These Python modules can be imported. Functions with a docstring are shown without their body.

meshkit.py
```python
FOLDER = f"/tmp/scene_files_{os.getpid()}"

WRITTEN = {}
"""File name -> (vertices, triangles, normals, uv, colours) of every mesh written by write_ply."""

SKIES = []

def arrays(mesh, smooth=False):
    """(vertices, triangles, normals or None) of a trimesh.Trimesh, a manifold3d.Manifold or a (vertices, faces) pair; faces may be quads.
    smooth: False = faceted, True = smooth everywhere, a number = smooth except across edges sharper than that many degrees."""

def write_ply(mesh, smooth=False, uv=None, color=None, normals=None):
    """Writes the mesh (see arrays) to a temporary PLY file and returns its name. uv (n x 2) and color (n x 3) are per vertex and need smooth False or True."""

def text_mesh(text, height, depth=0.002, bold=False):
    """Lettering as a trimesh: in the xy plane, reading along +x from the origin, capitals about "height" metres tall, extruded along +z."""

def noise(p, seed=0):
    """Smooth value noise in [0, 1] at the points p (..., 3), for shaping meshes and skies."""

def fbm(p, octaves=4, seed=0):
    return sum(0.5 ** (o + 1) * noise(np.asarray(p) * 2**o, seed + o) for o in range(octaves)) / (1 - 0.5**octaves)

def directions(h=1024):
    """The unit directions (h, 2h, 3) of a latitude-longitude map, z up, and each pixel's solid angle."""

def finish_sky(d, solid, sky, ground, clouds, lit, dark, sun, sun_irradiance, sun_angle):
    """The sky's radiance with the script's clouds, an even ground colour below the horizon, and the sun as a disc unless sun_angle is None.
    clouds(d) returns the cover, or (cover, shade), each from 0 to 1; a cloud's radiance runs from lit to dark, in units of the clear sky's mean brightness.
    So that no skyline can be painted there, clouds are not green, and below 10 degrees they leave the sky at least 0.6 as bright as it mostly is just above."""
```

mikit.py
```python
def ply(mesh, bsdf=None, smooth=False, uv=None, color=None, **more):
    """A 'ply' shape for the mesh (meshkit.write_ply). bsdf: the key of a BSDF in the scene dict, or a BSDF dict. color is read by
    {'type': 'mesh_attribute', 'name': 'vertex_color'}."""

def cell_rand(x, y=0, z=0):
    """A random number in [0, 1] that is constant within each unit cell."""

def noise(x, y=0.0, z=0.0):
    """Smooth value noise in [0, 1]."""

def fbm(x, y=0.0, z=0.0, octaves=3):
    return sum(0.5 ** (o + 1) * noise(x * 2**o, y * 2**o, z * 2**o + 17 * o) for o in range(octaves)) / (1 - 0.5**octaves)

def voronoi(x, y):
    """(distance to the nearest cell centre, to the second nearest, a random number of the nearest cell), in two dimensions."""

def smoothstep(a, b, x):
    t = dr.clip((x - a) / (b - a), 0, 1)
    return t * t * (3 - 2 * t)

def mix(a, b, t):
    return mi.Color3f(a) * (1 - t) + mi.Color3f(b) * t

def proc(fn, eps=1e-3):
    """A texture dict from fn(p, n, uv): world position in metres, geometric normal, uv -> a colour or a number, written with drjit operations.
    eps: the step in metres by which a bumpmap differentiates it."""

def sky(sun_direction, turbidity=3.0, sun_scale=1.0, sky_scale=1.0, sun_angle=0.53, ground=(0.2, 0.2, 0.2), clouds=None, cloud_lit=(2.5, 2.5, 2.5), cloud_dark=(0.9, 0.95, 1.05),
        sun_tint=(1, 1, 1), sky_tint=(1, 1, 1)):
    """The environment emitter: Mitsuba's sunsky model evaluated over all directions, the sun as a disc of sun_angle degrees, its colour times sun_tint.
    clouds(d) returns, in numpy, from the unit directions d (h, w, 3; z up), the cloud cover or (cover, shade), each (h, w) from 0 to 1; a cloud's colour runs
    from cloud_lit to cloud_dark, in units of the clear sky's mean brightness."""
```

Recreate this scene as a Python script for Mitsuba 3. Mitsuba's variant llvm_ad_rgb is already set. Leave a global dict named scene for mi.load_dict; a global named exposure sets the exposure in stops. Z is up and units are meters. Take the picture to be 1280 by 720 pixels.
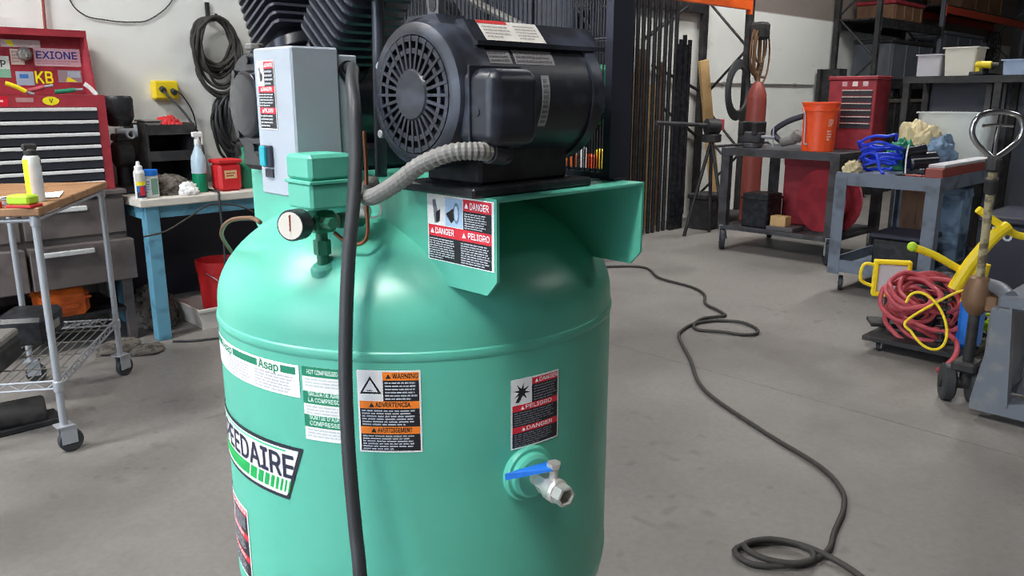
import math, random
import numpy as np, trimesh, manifold3d
import mitsuba as mi, drjit as dr
import mikit, meshkit
from mikit import noise, fbm, smoothstep, mix, proc
T = mi.ScalarTransform4f
rng = random.Random(7)
scene, labels = {'type': 'scene'}, {}

# ------------------------------------------------------------------ camera
# world: X along the back wall, Y towards it, Z up (metres); the camera stands at the origin
H_CAM, YAW, PITCH, FOCAL = 1.55, 46.0, 13.5, 1000.0
_ca, _sa = math.cos(math.radians(YAW)), math.sin(math.radians(YAW))
_cp, _sp = math.cos(math.radians(PITCH)), math.sin(math.radians(PITCH))
scene['camera'] = {'type': 'perspective', 'fov_axis': 'x', 'fov': math.degrees(2 * math.atan(640 / FOCAL)), 'near_clip': 0.05, 'far_clip': 200.0,
                   'to_world': T().look_at(origin=[0, 0, H_CAM], target=[_ca * _cp, _sa * _cp, H_CAM - _sp], up=[0, 0, 1])}
exposure = 5.05

# ------------------------------------------------------------------ light: daylight through the open roll-up door, lamps under the roof
scene['sky'] = mikit.sky([0.5, 0.62, 0.6], turbidity=4.0, sun_scale=0.3, sky_scale=1.0, ground=(0.28, 0.28, 0.27),
                         clouds=lambda d: (np.clip(0.55 + 0.5 * (meshkit.fbm(d * 3.0, 3, 4) - 0.4), 0, 1), 0.25), cloud_lit=(1.6, 1.72, 1.86), cloud_dark=(1.0, 1.1, 1.24))
LAMP = [1.25, 1.24, 1.2]

# ------------------------------------------------------------------ materials
def lin(r, g, b):
    return [(c / 255 / 12.92 if c <= 10 else ((c / 255 + 0.055) / 1.055) ** 2.4) for c in (r, g, b)]

def mat(name, rgb, rough=0.5, metal=0.0, spec=0.5, coat=0.0, tex=None, **kw):
    d = {'type': 'principled', 'base_color': tex if tex else {'type': 'rgb', 'value': lin(*rgb)}, 'roughness': rough, 'metallic': metal, 'specular': spec}
    if coat: d['clearcoat'] = coat
    d.update(kw)
    scene[name] = {'type': 'twosided', 'bsdf': d}
    return name

def wear(a, b, k=6.0, lo=0.4, hi=0.7, oct=3):
    A, B = lin(*a), lin(*b)
    return proc(lambda p, n, uv: mix(A, B, smoothstep(lo, hi, fbm(p.x * k, p.y * k, p.z * k, oct))))

def wood(a, b, k=30.0):
    A, B = lin(*a), lin(*b)
    return proc(lambda p, n, uv: mix(A, B, fbm(p.x * k * 0.12 + 3 * noise(p.x, p.y, p.z * 0.5), p.y * k, p.z * k * 0.3, 3)))

mat('m_green', (90, 182, 158), 0.34, spec=0.5, coat=0.25, tex=wear((90, 182, 158), (84, 174, 151), 4))
mat('m_green_dark', (38, 110, 84), 0.4)
mat('m_grey_box', (168, 176, 186), 0.45)
mat('m_black', (26, 27, 31), 0.42, tex=wear((24, 25, 29), (40, 42, 47), 25))
mat('m_black_gloss', (22, 24, 32), 0.2, coat=0.6)
mat('m_motor', (38, 41, 50), 0.38, tex=wear((34, 37, 45), (58, 63, 76), 22, 0.5, 0.8))
mat('m_fin', (62, 66, 76), 0.35, metal=0.3)
mat('m_rubber', (48, 50, 53), 0.5)
mat('m_cable', (52, 50, 47), 0.65)
mat('m_hose_grey', (120, 118, 114), 0.55)
mat('m_steel', (168, 172, 178), 0.35, metal=0.35)
mat('m_chrome', (205, 208, 212), 0.16, metal=1.0)
mat('m_nickel', (206, 204, 198), 0.3, metal=0.6)
mat('m_copper', (140, 88, 62), 0.35, metal=0.7)
mat('m_navy_steel', (44, 46, 60), 0.45)
mat('m_plate', (96, 94, 98), 0.45, metal=0.3)
mat('m_blue', (30, 110, 205), 0.35)
mat('m_cyan', (20, 160, 178), 0.35)
mat('m_white', (222, 222, 220), 0.5)
mat('m_dial', (215, 208, 196), 0.5)
mat('m_paper', (226, 226, 224), 0.7)
mat('m_red_chest', (158, 52, 62), 0.42, tex=wear((158, 52, 62), (140, 44, 54), 8))
mat('m_red_plastic', (200, 40, 44), 0.45)
mat('m_red_old', (140, 66, 58), 0.5)
mat('m_drawer', (50, 52, 60), 0.42)
mat('m_trim', (214, 215, 214), 0.35, metal=0.2)
mat('m_cabinet', (92, 84, 82), 0.55, tex=wear((96, 88, 86), (78, 71, 70), 7))
mat('m_dark', (40, 40, 42), 0.6, tex=wear((36, 36, 38), (54, 52, 52), 11))
mat('m_cart', (66, 66, 70), 0.5, tex=wear((70, 70, 74), (52, 50, 52), 9))
mat('m_cart_blue', (104, 114, 128), 0.45, tex=wear((108, 118, 132), (84, 90, 100), 8, 0.45, 0.75))
mat('m_bench_blue', (92, 148, 172), 0.5, tex=wear((96, 152, 176), (76, 124, 146), 10, 0.5, 0.8))
mat('m_bench_top', (196, 190, 180), 0.55, tex=wear((200, 195, 186), (160, 150, 136), 6, 0.45, 0.8))
mat('m_wood', (150, 112, 78), 0.6, tex=wood((170, 130, 92), (124, 88, 62)))
mat('m_board', (206, 170, 118), 0.65, tex=wood((214, 180, 128), (182, 144, 96), 24))
mat('m_brown', (120, 88, 66), 0.7, tex=wood((132, 98, 72), (96, 68, 52), 20))
mat('m_yellow', (236, 208, 36), 0.45)
mat('m_lime', (176, 214, 48), 0.55)
mat('m_orange', (246, 88, 40), 0.42)
mat('m_orange_rack', (226, 92, 30), 0.5, tex=wear((230, 96, 34), (196, 78, 30), 3))
mat('m_red_rack', (196, 74, 48), 0.5)
mat('m_orange_box', (210, 96, 28), 0.6, tex=wear((220, 104, 30), (176, 76, 24), 9))
mat('m_rose', (178, 74, 84), 0.5)
mat('m_denim', (112, 136, 160), 0.9, tex=wear((120, 144, 168), (90, 112, 138), 14))
mat('m_teal', (38, 128, 96), 0.5)
mat('m_blue_cable', (36, 70, 214), 0.4)
mat('m_clear_plastic', (206, 212, 210), 0.3)
mat('m_bin_white', (216, 212, 198), 0.5)
mat('m_bin_grey', (188, 186, 190), 0.5)
mat('m_blue_pale', (160, 178, 206), 0.45)
mat('m_bag', (96, 90, 84), 0.8, tex=wear((112, 104, 96), (70, 66, 62), 40))
mat('m_tray', (190, 186, 180), 0.5)
mat('m_grey_panel', (88, 92, 100), 0.6)
mat('m_cream', (206, 190, 150), 0.7)
mat('m_pump_tube', (70, 72, 78), 0.35, metal=0.4)
mat('m_jack', (92, 98, 108), 0.42, metal=0.3, tex=wear((110, 116, 126), (126, 128, 130), 14, 0.5, 0.8))
mat('m_handle_tape', (150, 140, 112), 0.6, tex=wear((168, 158, 128), (104, 94, 74), 30))
mat('m_bronze', (120, 92, 70), 0.5, metal=0.3)
mat('m_liquid', (20, 132, 96), 0.2)
mat('m_bottle', (176, 196, 210), 0.25)
mat('m_decal', (255, 255, 255), 0.42, tex={'type': 'mesh_attribute', 'name': 'vertex_color'})
mat('m_ceiling', (110, 110, 110), 0.9)
scene['m_glow'] = {'type': 'diffuse', 'reflectance': {'type': 'rgb', 'value': [0.7, 0.7, 0.7]}}

def wall_tex(p, n, uv):
    w = fbm(p.x * 0.9, p.y * 0.9, p.z * 1.6, 4)
    hi, lo = mi.Color3f(lin(236, 237, 233)), mi.Color3f(lin(224, 225, 220))
    c = hi * (1 - w) + lo * w
    sm = smoothstep(0.66, 0.8, fbm(p.x * 2.3 + 5, p.y, p.z * 5.0, 3))
    c = c * (1 - 0.16 * sm)
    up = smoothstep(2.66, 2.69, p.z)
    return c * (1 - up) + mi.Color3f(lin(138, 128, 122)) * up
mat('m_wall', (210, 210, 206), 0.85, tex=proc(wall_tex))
mat('m_wall_plain', (112, 112, 112), 0.9)

def floor_tex(p, n, uv):
    w = fbm(p.x * 0.7 + 2, p.y * 0.7, 0.0, 4)
    c = mix(lin(131, 127, 123), lin(108, 104, 101), smoothstep(0.3, 0.7, w))
    st = smoothstep(0.56, 0.74, fbm(p.x * 1.3 + 9, p.y * 1.6 + 4, 0.3, 4))
    c = c * (1 - 0.2 * st)
    sp = smoothstep(0.78, 0.98, noise(p.x * 17, p.y * 17, 2.0)) * smoothstep(0.6, 0.75, noise(p.x * 1.1, p.y * 1.1, 8.0))
    c = c * (1 - 0.16 * sp)
    g = fbm(p.x * 60, p.y * 60, 1.0, 2)
    return c * (0.93 + 0.14 * g)
mat('m_floor', (130, 124, 118), 0.5, spec=0.45, tex=proc(floor_tex))
mat('m_joint', (46, 42, 40), 0.9)

# ------------------------------------------------------------------ mesh helpers
def J(*ms):
    return trimesh.util.concatenate([m for m in ms if m is not None])

def rotz(m, deg, at=(0, 0, 0)):
    m.apply_transform(trimesh.transformations.rotation_matrix(math.radians(deg), [0, 0, 1], at)); return m

def B(x0, x1, y0, y1, z0, z1, bev=0.0, rz=0.0):
    """a box between two corners, its edges chamfered by bev"""
    c = np.array([(x0 + x1) / 2, (y0 + y1) / 2, (z0 + z1) / 2]); h = np.abs(np.array([x1 - x0, y1 - y0, z1 - z0])) / 2
    if bev <= 0:
        m = trimesh.creation.box(extents=2 * h)
    else:
        b = min(bev, 0.45 * h.min()); pts = []
        for s in np.ndindex(2, 2, 2):
            q = h * (np.array(s) * 2 - 1)
            for k in range(3):
                v = q - np.sign(q) * b; v[k] = q[k]; pts.append(v)
        m = trimesh.convex.convex_hull(np.array(pts))
    if rz: rotz(m, rz)
    m.apply_translation(c); return m

def RB(x0, x1, y0, y1, z0, z1, r, sub=2):
    '''a box with rounded edges: the hull of eight balls'''
    s = trimesh.creation.icosphere(subdivisions=sub, radius=r).vertices
    return trimesh.convex.convex_hull(np.vstack([s + [x, y, z] for x in (x0 + r, x1 - r) for y in (y0 + r, y1 - r) for z in (z0 + r, z1 - r)]))

def frame(d):
    d = np.asarray(d, float); d = d / np.linalg.norm(d)
    a = np.array([0, 0, 1.0]) if abs(d[2]) < 0.9 else np.array([1.0, 0, 0])
    x = np.cross(a, d); x /= np.linalg.norm(x)
    return x, np.cross(d, x), d

def lathe(prof, origin=(0, 0, 0), axis=(0, 0, 1), n=32, close=True):
    """profile [(r, h)...] turned about the axis"""
    x, y, d = frame(axis); o = np.asarray(origin, float)
    t = np.arange(n) * 2 * math.pi / n
    V, F = [], []
    for r, h in prof:
        V.append(o + d * h + max(r, 1e-5) * (np.cos(t)[:, None] * x + np.sin(t)[:, None] * y))
    i = np.arange(n); j = (i + 1) % n
    for k in range(len(prof) - 1):
        a, b = k * n, (k + 1) * n
        F += [np.stack([a + i, a + j, b + j], 1), np.stack([a + i, b + j, b + i], 1)]
    V = np.vstack(V); F = np.vstack(F)
    if close:
        m0, m1 = len(V), len(V) + 1
        V = np.vstack([V, o + d * prof[0][1], o + d * prof[-1][1]]); e = (len(prof) - 1) * n
        F = np.vstack([F, np.stack([j, i, i * 0 + m0], 1), np.stack([e + i, e + j, i * 0 + m1], 1)])
    return trimesh.Trimesh(V, F, process=False)

def cyl(p0, p1, r, n=20, bev=0.0, r1=None):
    p0, p1 = np.asarray(p0, float), np.asarray(p1, float); L = np.linalg.norm(p1 - p0); r1 = r if r1 is None else r1
    prof = [(r, 0), (r1, L)] if not bev else [(r - bev, 0), (r, bev), (r1, L - bev), (r1 - bev, L)]
    return lathe(prof, p0, p1 - p0, n)

def spline(pts, per=10, closed=False):
    P = np.asarray(pts, float)
    if len(P) < 3: return np.linspace(P[0], P[-1], per + 1)
    n = len(P); out = []
    for i in range(n if closed else n - 1):
        g = lambda k: P[k % n] if closed else P[min(max(k, 0), n - 1)]
        a, b, c, d = g(i - 1), g(i), g(i + 1), g(i + 2)
        for t in np.linspace(0, 1, per, endpoint=False):
            out.append(0.5 * (2 * b + (c - a) * t + (2 * a - 5 * b + 4 * c - d) * t * t + (3 * b - a - 3 * c + d) * t ** 3))
    if not closed: out.append(P[-1])
    return np.array(out)

def tube(pts, r, n=10, per=8, smooth=True, ribs=0.0, closed=False):
    P = spline(pts, per, closed) if smooth else np.asarray(pts, float)
    tang = np.gradient(P, axis=0) if not closed else np.roll(P, -1, 0) - np.roll(P, 1, 0)
    tang /= np.maximum(np.linalg.norm(tang, axis=1, keepdims=True), 1e-9)
    x, _, _ = frame(tang[0]); V = []; t = np.arange(n) * 2 * math.pi / n
    for k in range(len(P)):
        x = x - tang[k] * (x @ tang[k]); x /= np.linalg.norm(x); y = np.cross(tang[k], x)
        rr = (r[k] if np.ndim(r) else r) + (ribs if ribs and k % 2 else 0)
        V.append(P[k] + rr * (np.cos(t)[:, None] * x + np.sin(t)[:, None] * y))
    K = len(P); i = np.arange(n); j = (i + 1) % n; F = []
    for k in range(K if closed else K - 1):
        a, b = k * n, ((k + 1) % K) * n
        F += [np.stack([a + i, a + j, b + j], 1), np.stack([a + i, b + j, b + i], 1)]
    V = np.vstack(V); F = np.vstack(F)
    if not closed:
        m = len(V); V = np.vstack([V, P[0], P[-1]]); e = (K - 1) * n
        F = np.vstack([F, np.stack([j, i, i * 0 + m], 1), np.stack([e + i, e + j, i * 0 + m + 1], 1)])
    return trimesh.Trimesh(V, F, process=False)

def prism(poly, axis, a, b):
    """a polygon in the plane normal to axis (0: yz, 1: xz, 2: xy), extruded from a to b"""
    from shapely.geometry import Polygon
    pg = poly if hasattr(poly, 'exterior') else Polygon(poly)
    m = trimesh.creation.extrude_polygon(pg, b - a, engine='earcut')
    v = m.vertices.copy(); w = v[:, 2] + a
    cols = {0: [w, v[:, 0], v[:, 1]], 1: [v[:, 0], w, v[:, 1]], 2: [v[:, 0], v[:, 1], w]}[axis]
    m = trimesh.Trimesh(np.stack(cols, 1), m.faces if axis != 1 else m.faces[:, ::-1], process=False)
    return m

def rrect(w, h, r, n=6): return [(sx * (w / 2 - r) + r * math.cos(a0 + i * math.pi / 2 / n), sy * (h / 2 - r) + r * math.sin(a0 + i * math.pi / 2 / n)) for sx, sy, a0 in ((1, 1, 0), (-1, 1, math.pi / 2), (-1, -1, math.pi), (1, -1, 1.5 * math.pi)) for i in range(n + 1)]

def coil(c, r, turns, rt, nrm=(0, 0, 1), jit=0.15, spread=0.04, seed=1, sq=(1, 1), per=14, n=8):
    """loops of hose or cable lying in the plane normal to nrm"""
    q = random.Random(seed); x, y, d = frame(nrm); c = np.asarray(c, float); pts = []
    N = turns * per; ox = oy = 0
    for k in range(N + 1):
        a = 2 * math.pi * k / per
        if k % per == 0: ro, ox, oy = r * (1 + q.uniform(-jit, jit)), q.uniform(-jit, jit) * r * .6, q.uniform(-jit, jit) * r * .6
        z = spread * (0.5 * math.sin(a * 0.37 + seed) + q.uniform(-0.12, 0.12) + (k / max(N, 1) - 0.5))
        pts.append(c + x * (ro * sq[0] * math.cos(a) + ox) + y * (ro * sq[1] * math.sin(a) + oy) + d * z)
    return tube(pts, rt, n, 4)

# ------------------------------------------------------------------ scene entries
def free(k):
    if not any(s == k or s.startswith(k + '__') for s in scene) and k not in labels: return k
    i = 1
    while any(s == f'{k}_{i:03d}' or s.startswith(f'{k}_{i:03d}__') for s in scene) or f'{k}_{i:03d}' in labels: i += 1
    return f'{k}_{i:03d}'

def thing(name, label, cat, group=None):
    k = free(name); labels[k] = {'label': label, 'category': cat}
    if group: labels[k]['group'] = group
    return k

def put(parent, name, mesh, m, smooth=35, label=None, kind=None, **kw):
    k = free(f'{parent}__{name}' if parent else name)
    scene[k] = mikit.ply(mesh, m, smooth=smooth, **kw)
    if label or kind: labels[k] = {a: b for a, b in (('label', label), ('kind', kind)) if b}
    return k

def solo(name, mesh, m, label, cat, group=None, smooth=35):
    k = free(name); scene[k] = mikit.ply(mesh, m, smooth=smooth); labels[k] = {'label': label, 'category': cat}
    if group: labels[k]['group'] = group
    return k

def struct(name, mesh, m, smooth=False):
    scene[name] = mikit.ply(mesh, m, smooth=smooth); labels[name] = {'kind': 'structure'}
    return name

# ------------------------------------------------------------------ flat print: lettering and bands as coloured layers on a face
class Decal:
    """s to the right, t down (metres); fn(s, t, lift) -> world points"""
    def __init__(self, fn, step=0.012): self.fn, self.step, self.V, self.F, self.C, self.n = fn, step, [], [], [], 0
    def _add(self, st, f, rgb, lift):
        v = self.fn(st[:, 0], st[:, 1], lift)
        self.V.append(v); self.F.append(np.asarray(f) + self.n); self.C.append(np.tile(lin(*rgb), (len(v), 1))); self.n += len(v)
    def rect(self, s0, s1, t0, t1, rgb, layer=1):
        k = max(1, int(math.ceil((s1 - s0) / self.step))); s = np.linspace(s0, s1, k + 1)
        st = np.vstack([np.stack([s, s * 0 + t0], 1), np.stack([s, s * 0 + t1], 1)]); i = np.arange(k); a = k + 1
        self._add(st, np.vstack([np.stack([i, i + a, i + a + 1], 1), np.stack([i, i + a + 1, i + 1], 1)]), rgb, layer)
    def poly(self, pts, rgb, layer=1):
        from shapely.geometry import Polygon
        v, f = trimesh.creation.triangulate_polygon(Polygon(pts), engine='earcut'); m = trimesh.Trimesh(np.c_[v, v[:, 0] * 0], f, process=False)
        for _ in range(12):
            if m.edges_unique_length.max() < self.step * 3: break
            m = m.subdivide()
        self._add(np.asarray(m.vertices)[:, :2], m.faces[:, ::-1], rgb, layer)
    def text(self, txt, s0, t_base, h, rgb, layer=2, width=None, bold=True, slope=0.0):
        m = meshkit.text_mesh(txt, h, 0.001, bold); keep = m.face_normals[:, 2] > 0.9
        m.update_faces(keep); m.remove_unreferenced_vertices(); v = np.asarray(m.vertices)
        sx = 1.0 if width is None else width / max(v[:, 0].max() - v[:, 0].min(), 1e-6)
        s = s0 + (v[:, 0] - v[:, 0].min()) * sx
        self._add(np.stack([s, t_base - v[:, 1] + slope * (s - s0)], 1), m.faces, rgb, layer)
    def lines(self, s0, s1, t0, t1, n, rgb, seed=0, layer=2):
        """rows of print too small to read"""
        q = random.Random(seed); dt = (t1 - t0) / n
        for k in range(n):
            s, end = s0, s1 - (s1 - s0) * (q.uniform(0.0, 0.12) if k < n - 1 else q.uniform(0.1, 0.5))
            while s < end:
                w = min((s1 - s0) * q.uniform(0.06, 0.2), end - s); self.rect(s, s + w, t0 + dt * (k + 0.22), t0 + dt * (k + 0.74), rgb, layer); s += w + (s1 - s0) * 0.022
    def build(self, parent, name, label=None):
        return put(parent, name, (np.vstack(self.V), np.vstack(self.F)), 'm_decal', smooth=False, color=np.vstack(self.C), label=label)

WHITE, INK, RED, ORG, LT, DGREEN = (232, 232, 232), (30, 30, 36), (214, 44, 60), (244, 132, 40), (176, 178, 184), (24, 128, 96)
def tri_mark(d, s, t, r, rgb, layer=2):
    d.poly([(s, t - r), (s + r, t + r * .8), (s - r, t + r * .8)], rgb, layer)

def stack_label(d, W, H, band, heads, pic, txt=LT, n=(6, 5, 6), seed=1, edge=True):
    """three-tier warning label: pictogram and heading, then two bands with text"""
    e = 0.03 * W
    d.rect(0, W, 0, H, WHITE, 1)
    fg = (250, 240, 240) if band == RED else INK
    x = 0.41 * W
    d.rect(x, W - e, e, 0.12 * H, band, 2); d.rect(x, W - e, 0.12 * H, 0.37 * H, INK, 2)
    d.rect(e, W - e, 0.37 * H, 0.46 * H, band, 2); d.rect(e, W - e, 0.46 * H, 0.68 * H, INK, 2)
    d.rect(e, W - e, 0.68 * H, 0.77 * H, band, 2); d.rect(e, W - e, 0.77 * H, H - e, INK, 2)
    for k, (t, s0) in enumerate(((0.105, x + 0.09 * W), (0.45, 0.22 * W), (0.76, 0.24 * W))):
        d.text(heads[k], s0 + 0.06 * W, t * H - 0.012 * H, 0.055 * H, fg, 3, width=(0.40 if k == 0 else 0.55) * W)
        tri_mark(d, s0, t * H - 0.032 * H, 0.03 * H, fg, 3)
    d.lines(x + e, 0.95 * W, 0.13 * H, 0.36 * H, n[0], txt, seed, 3); d.lines(2 * e, 0.9 * W, 0.47 * H, 0.67 * H, n[1], txt, seed + 1, 3)
    d.lines(2 * e, 0.88 * W, 0.78 * H, 0.97 * H, n[2], txt, seed + 2, 3)
    pic(d, 0.21 * W, 0.19 * H, min(0.16 * W, 0.14 * H))

def pic_triangle(d, s, t, r):
    d.poly([(s, t - r), (s + 1.1 * r, t + .8 * r), (s - 1.1 * r, t + .8 * r)], INK, 2)
    d.poly([(s, t - .68 * r), (s + .76 * r, t + .6 * r), (s - .76 * r, t + .6 * r)], WHITE, 3)
    d.lines(s - .35 * r, s + .35 * r, t + .35 * r, t + .55 * r, 1, INK, 3, 4)
def pic_blast(d, s, t, r):
    for a in range(8):
        w = a * math.pi / 4 + .2; x, y = math.cos(w), math.sin(w)
        d.poly([(s + x * r * 1.1, t + y * r), (s - y * r * .18, t + x * r * .18), (s + y * r * .18, t - x * r * .18)], INK, 2)
    d.poly([(s + .42 * r * math.cos(a * .785), t + .45 * r * math.sin(a * .785)) for a in range(8)], INK, 3)
    d.poly([(s - .8 * r, t + 1.05 * r), (s - .3 * r, t + .2 * r), (s + .1 * r, t + .3 * r), (s - .4 * r, t + 1.1 * r)], INK, 3)
def pic_hand(d, s, t, r):
    d.poly([(s - .7 * r, t - 1.1 * r), (s - .2 * r, t - 1.2 * r), (s + .1 * r, t - .2 * r), (s + .35 * r, t + .5 * r), (s + .2 * r, t + 1.3 * r), (s - .35 * r, t + 1.35 * r), (s - .5 * r, t + .2 * r)], (120, 120, 128), 2)
    d.poly([(s - .1 * r, t + .2 * r), (s + .6 * r, t - .2 * r), (s + .5 * r, t + 1.1 * r), (s - .05 * r, t + 1.2 * r)], INK, 3)

# ================================================================== THE SHELL
XL, XR, YF, YB, ZC = -5.0, 22.0, -8.0, 5.95, 6.0
struct('floor', B(XL - 12, XR, YF, YB, -0.2, -0.012), 'm_joint')
xs = [XL - 12, -8.2, 3.88, 13.6, XR]; ys = [YF, -5.0, YB]
for a, b in zip(xs[:-1], xs[1:]):
    for c, d in zip(ys[:-1], ys[1:]):
        k = free('floor__concrete_slab'); scene[k] = mikit.ply(B(a + .002, b - .002, c + .002, d - .002, -0.1, 0.0), 'm_floor')
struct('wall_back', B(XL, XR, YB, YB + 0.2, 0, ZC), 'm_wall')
struct('wall_right', B(XR, XR + 0.2, YF, YB, 0, ZC), 'm_wall_plain')
struct('wall_front', B(XL, XR, YF - 0.2, YF, 0, ZC), 'm_wall_plain')
DY0, DY1, DZ = -0.6, 3.8, 4.8     # the roll-up door stands open in the left wall
struct('wall_left', J(B(XL - .2, XL, YF, DY0, 0, ZC), B(XL - .2, XL, DY1, YB, 0, ZC), B(XL - .2, XL, DY0, DY1, DZ, ZC)), 'm_wall_plain')
struct('trim_1', J(B(XL - .22, XL + .03, DY0 - .1, DY0, 0, DZ + .1), B(XL - .22, XL + .03, DY1, DY1 + .1, 0, DZ + .1), B(XL - .22, XL + .03, DY0, DY1, DZ, DZ + .1)), 'm_cart')
struct('ceiling', B(XL - .2, XR + .2, YF - .2, YB + .2, ZC, ZC + 0.2), 'm_ceiling')
for i, (x, y, e) in enumerate([(-1.7, 0.1, 1.7), (-1.7, 4.0, 2.0), (6.7, -2.8, .45), (6.6, 4.4, .9), (9.8, 3.2, .9)]):
    k = thing('ceiling_lamp', 'long white fluorescent lamp hanging under the ceiling', 'lamp', 'fluorescent lamps under the ceiling')
    put(k, 'housing', J(prism([(y - .3, 5.35), (y + .3, 5.35), (y + .1, 5.5), (y - .1, 5.5)], 0, x - 1.2, x + 1.2), cyl((x - .9, y, 5.5), (x - .9, y, ZC), .01, 6), cyl((x + .9, y, 5.5), (x + .9, y, ZC), .01, 6)), 'm_white')
    d = (np.array([[x - 1.15, y - .27, 5.345], [x + 1.15, y - .27, 5.345], [x + 1.15, y + .27, 5.345], [x - 1.15, y + .27, 5.345]]), np.array([[0, 2, 1], [0, 3, 2]]))
    kk = put(k, 'diffuser', d, 'm_glow', smooth=False); scene[kk]['emitter'] = {'type': 'area', 'radiance': {'type': 'rgb', 'value': [c * e for c in LAMP]}}

# ================================================================== THE AIR COMPRESSOR (u, v, z about the tank axis)
CU, CV, RT = 0.896, 1.181, 0.36
def L(m): m.apply_translation([CU, CV, 0]); return m
AC = thing('air_compressor', 'big mint green vertical air compressor with black motor standing in the middle of the floor', 'air compressor')
P = lambda name, mesh, m, smooth=35, label=None: put(AC, name, L(mesh), m, smooth, label)
Q = lambda par, name, mesh, m, smooth=35, label=None: put(par, name, L(mesh), m, smooth, label)
ZT, ZB, DH = 1.182, 0.690, 0.190
prof = [(1e-4, ZB - DH)] + [(RT * math.sin(a), ZB - DH * math.cos(a)) for a in np.linspace(0.05, math.pi / 2, 20)]
prof += [(RT + .0015, ZB + .004), (RT + .0015, ZB + .012), (RT, ZB + .016), (RT, ZT - .012), (RT + .0015, ZT - .010), (RT + .0028, ZT - .004), (RT + .0015, ZT + .002), (RT - .0005, ZT + .004), (RT - .001, ZT + .022)]
prof += [((RT - .001) * math.cos(a), ZT + .022 + DH * math.sin(a)) for a in np.linspace(0.03, math.pi / 2 - .001, 30)]
tank = P('tank', lathe(prof, n=128), 'm_green', 28)
for a in (60, 180, 300):
    c, s = math.cos(math.radians(a)), math.sin(math.radians(a))
    P('leg', J(rotz(B(.27, .335, -.035, .035, .0, .66, .004), a), rotz(B(.25, .38, -.06, .06, 0, .012, .003), a)), 'm_green')
# saddle: an upside-down channel, its near corners cut
ZP, SW, S0, S1, SD = 1.414, 0.164, -0.393, 0.315, 0.137
side = [(S0, ZP), (S0, ZP - SD + .022), (S0 + .02, ZP - SD), (S1 - .028, ZP - SD), (S1, ZP - SD + .03), (S1, ZP)]
sad = P('saddle', J(B(-SW, SW, S0, S1, ZP - .005, ZP, .002), prism(side, 0, -SW, -SW + .005), prism(side, 0, SW - .005, SW)), 'm_green', 30, 'green folded steel saddle on top of the tank')

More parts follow.
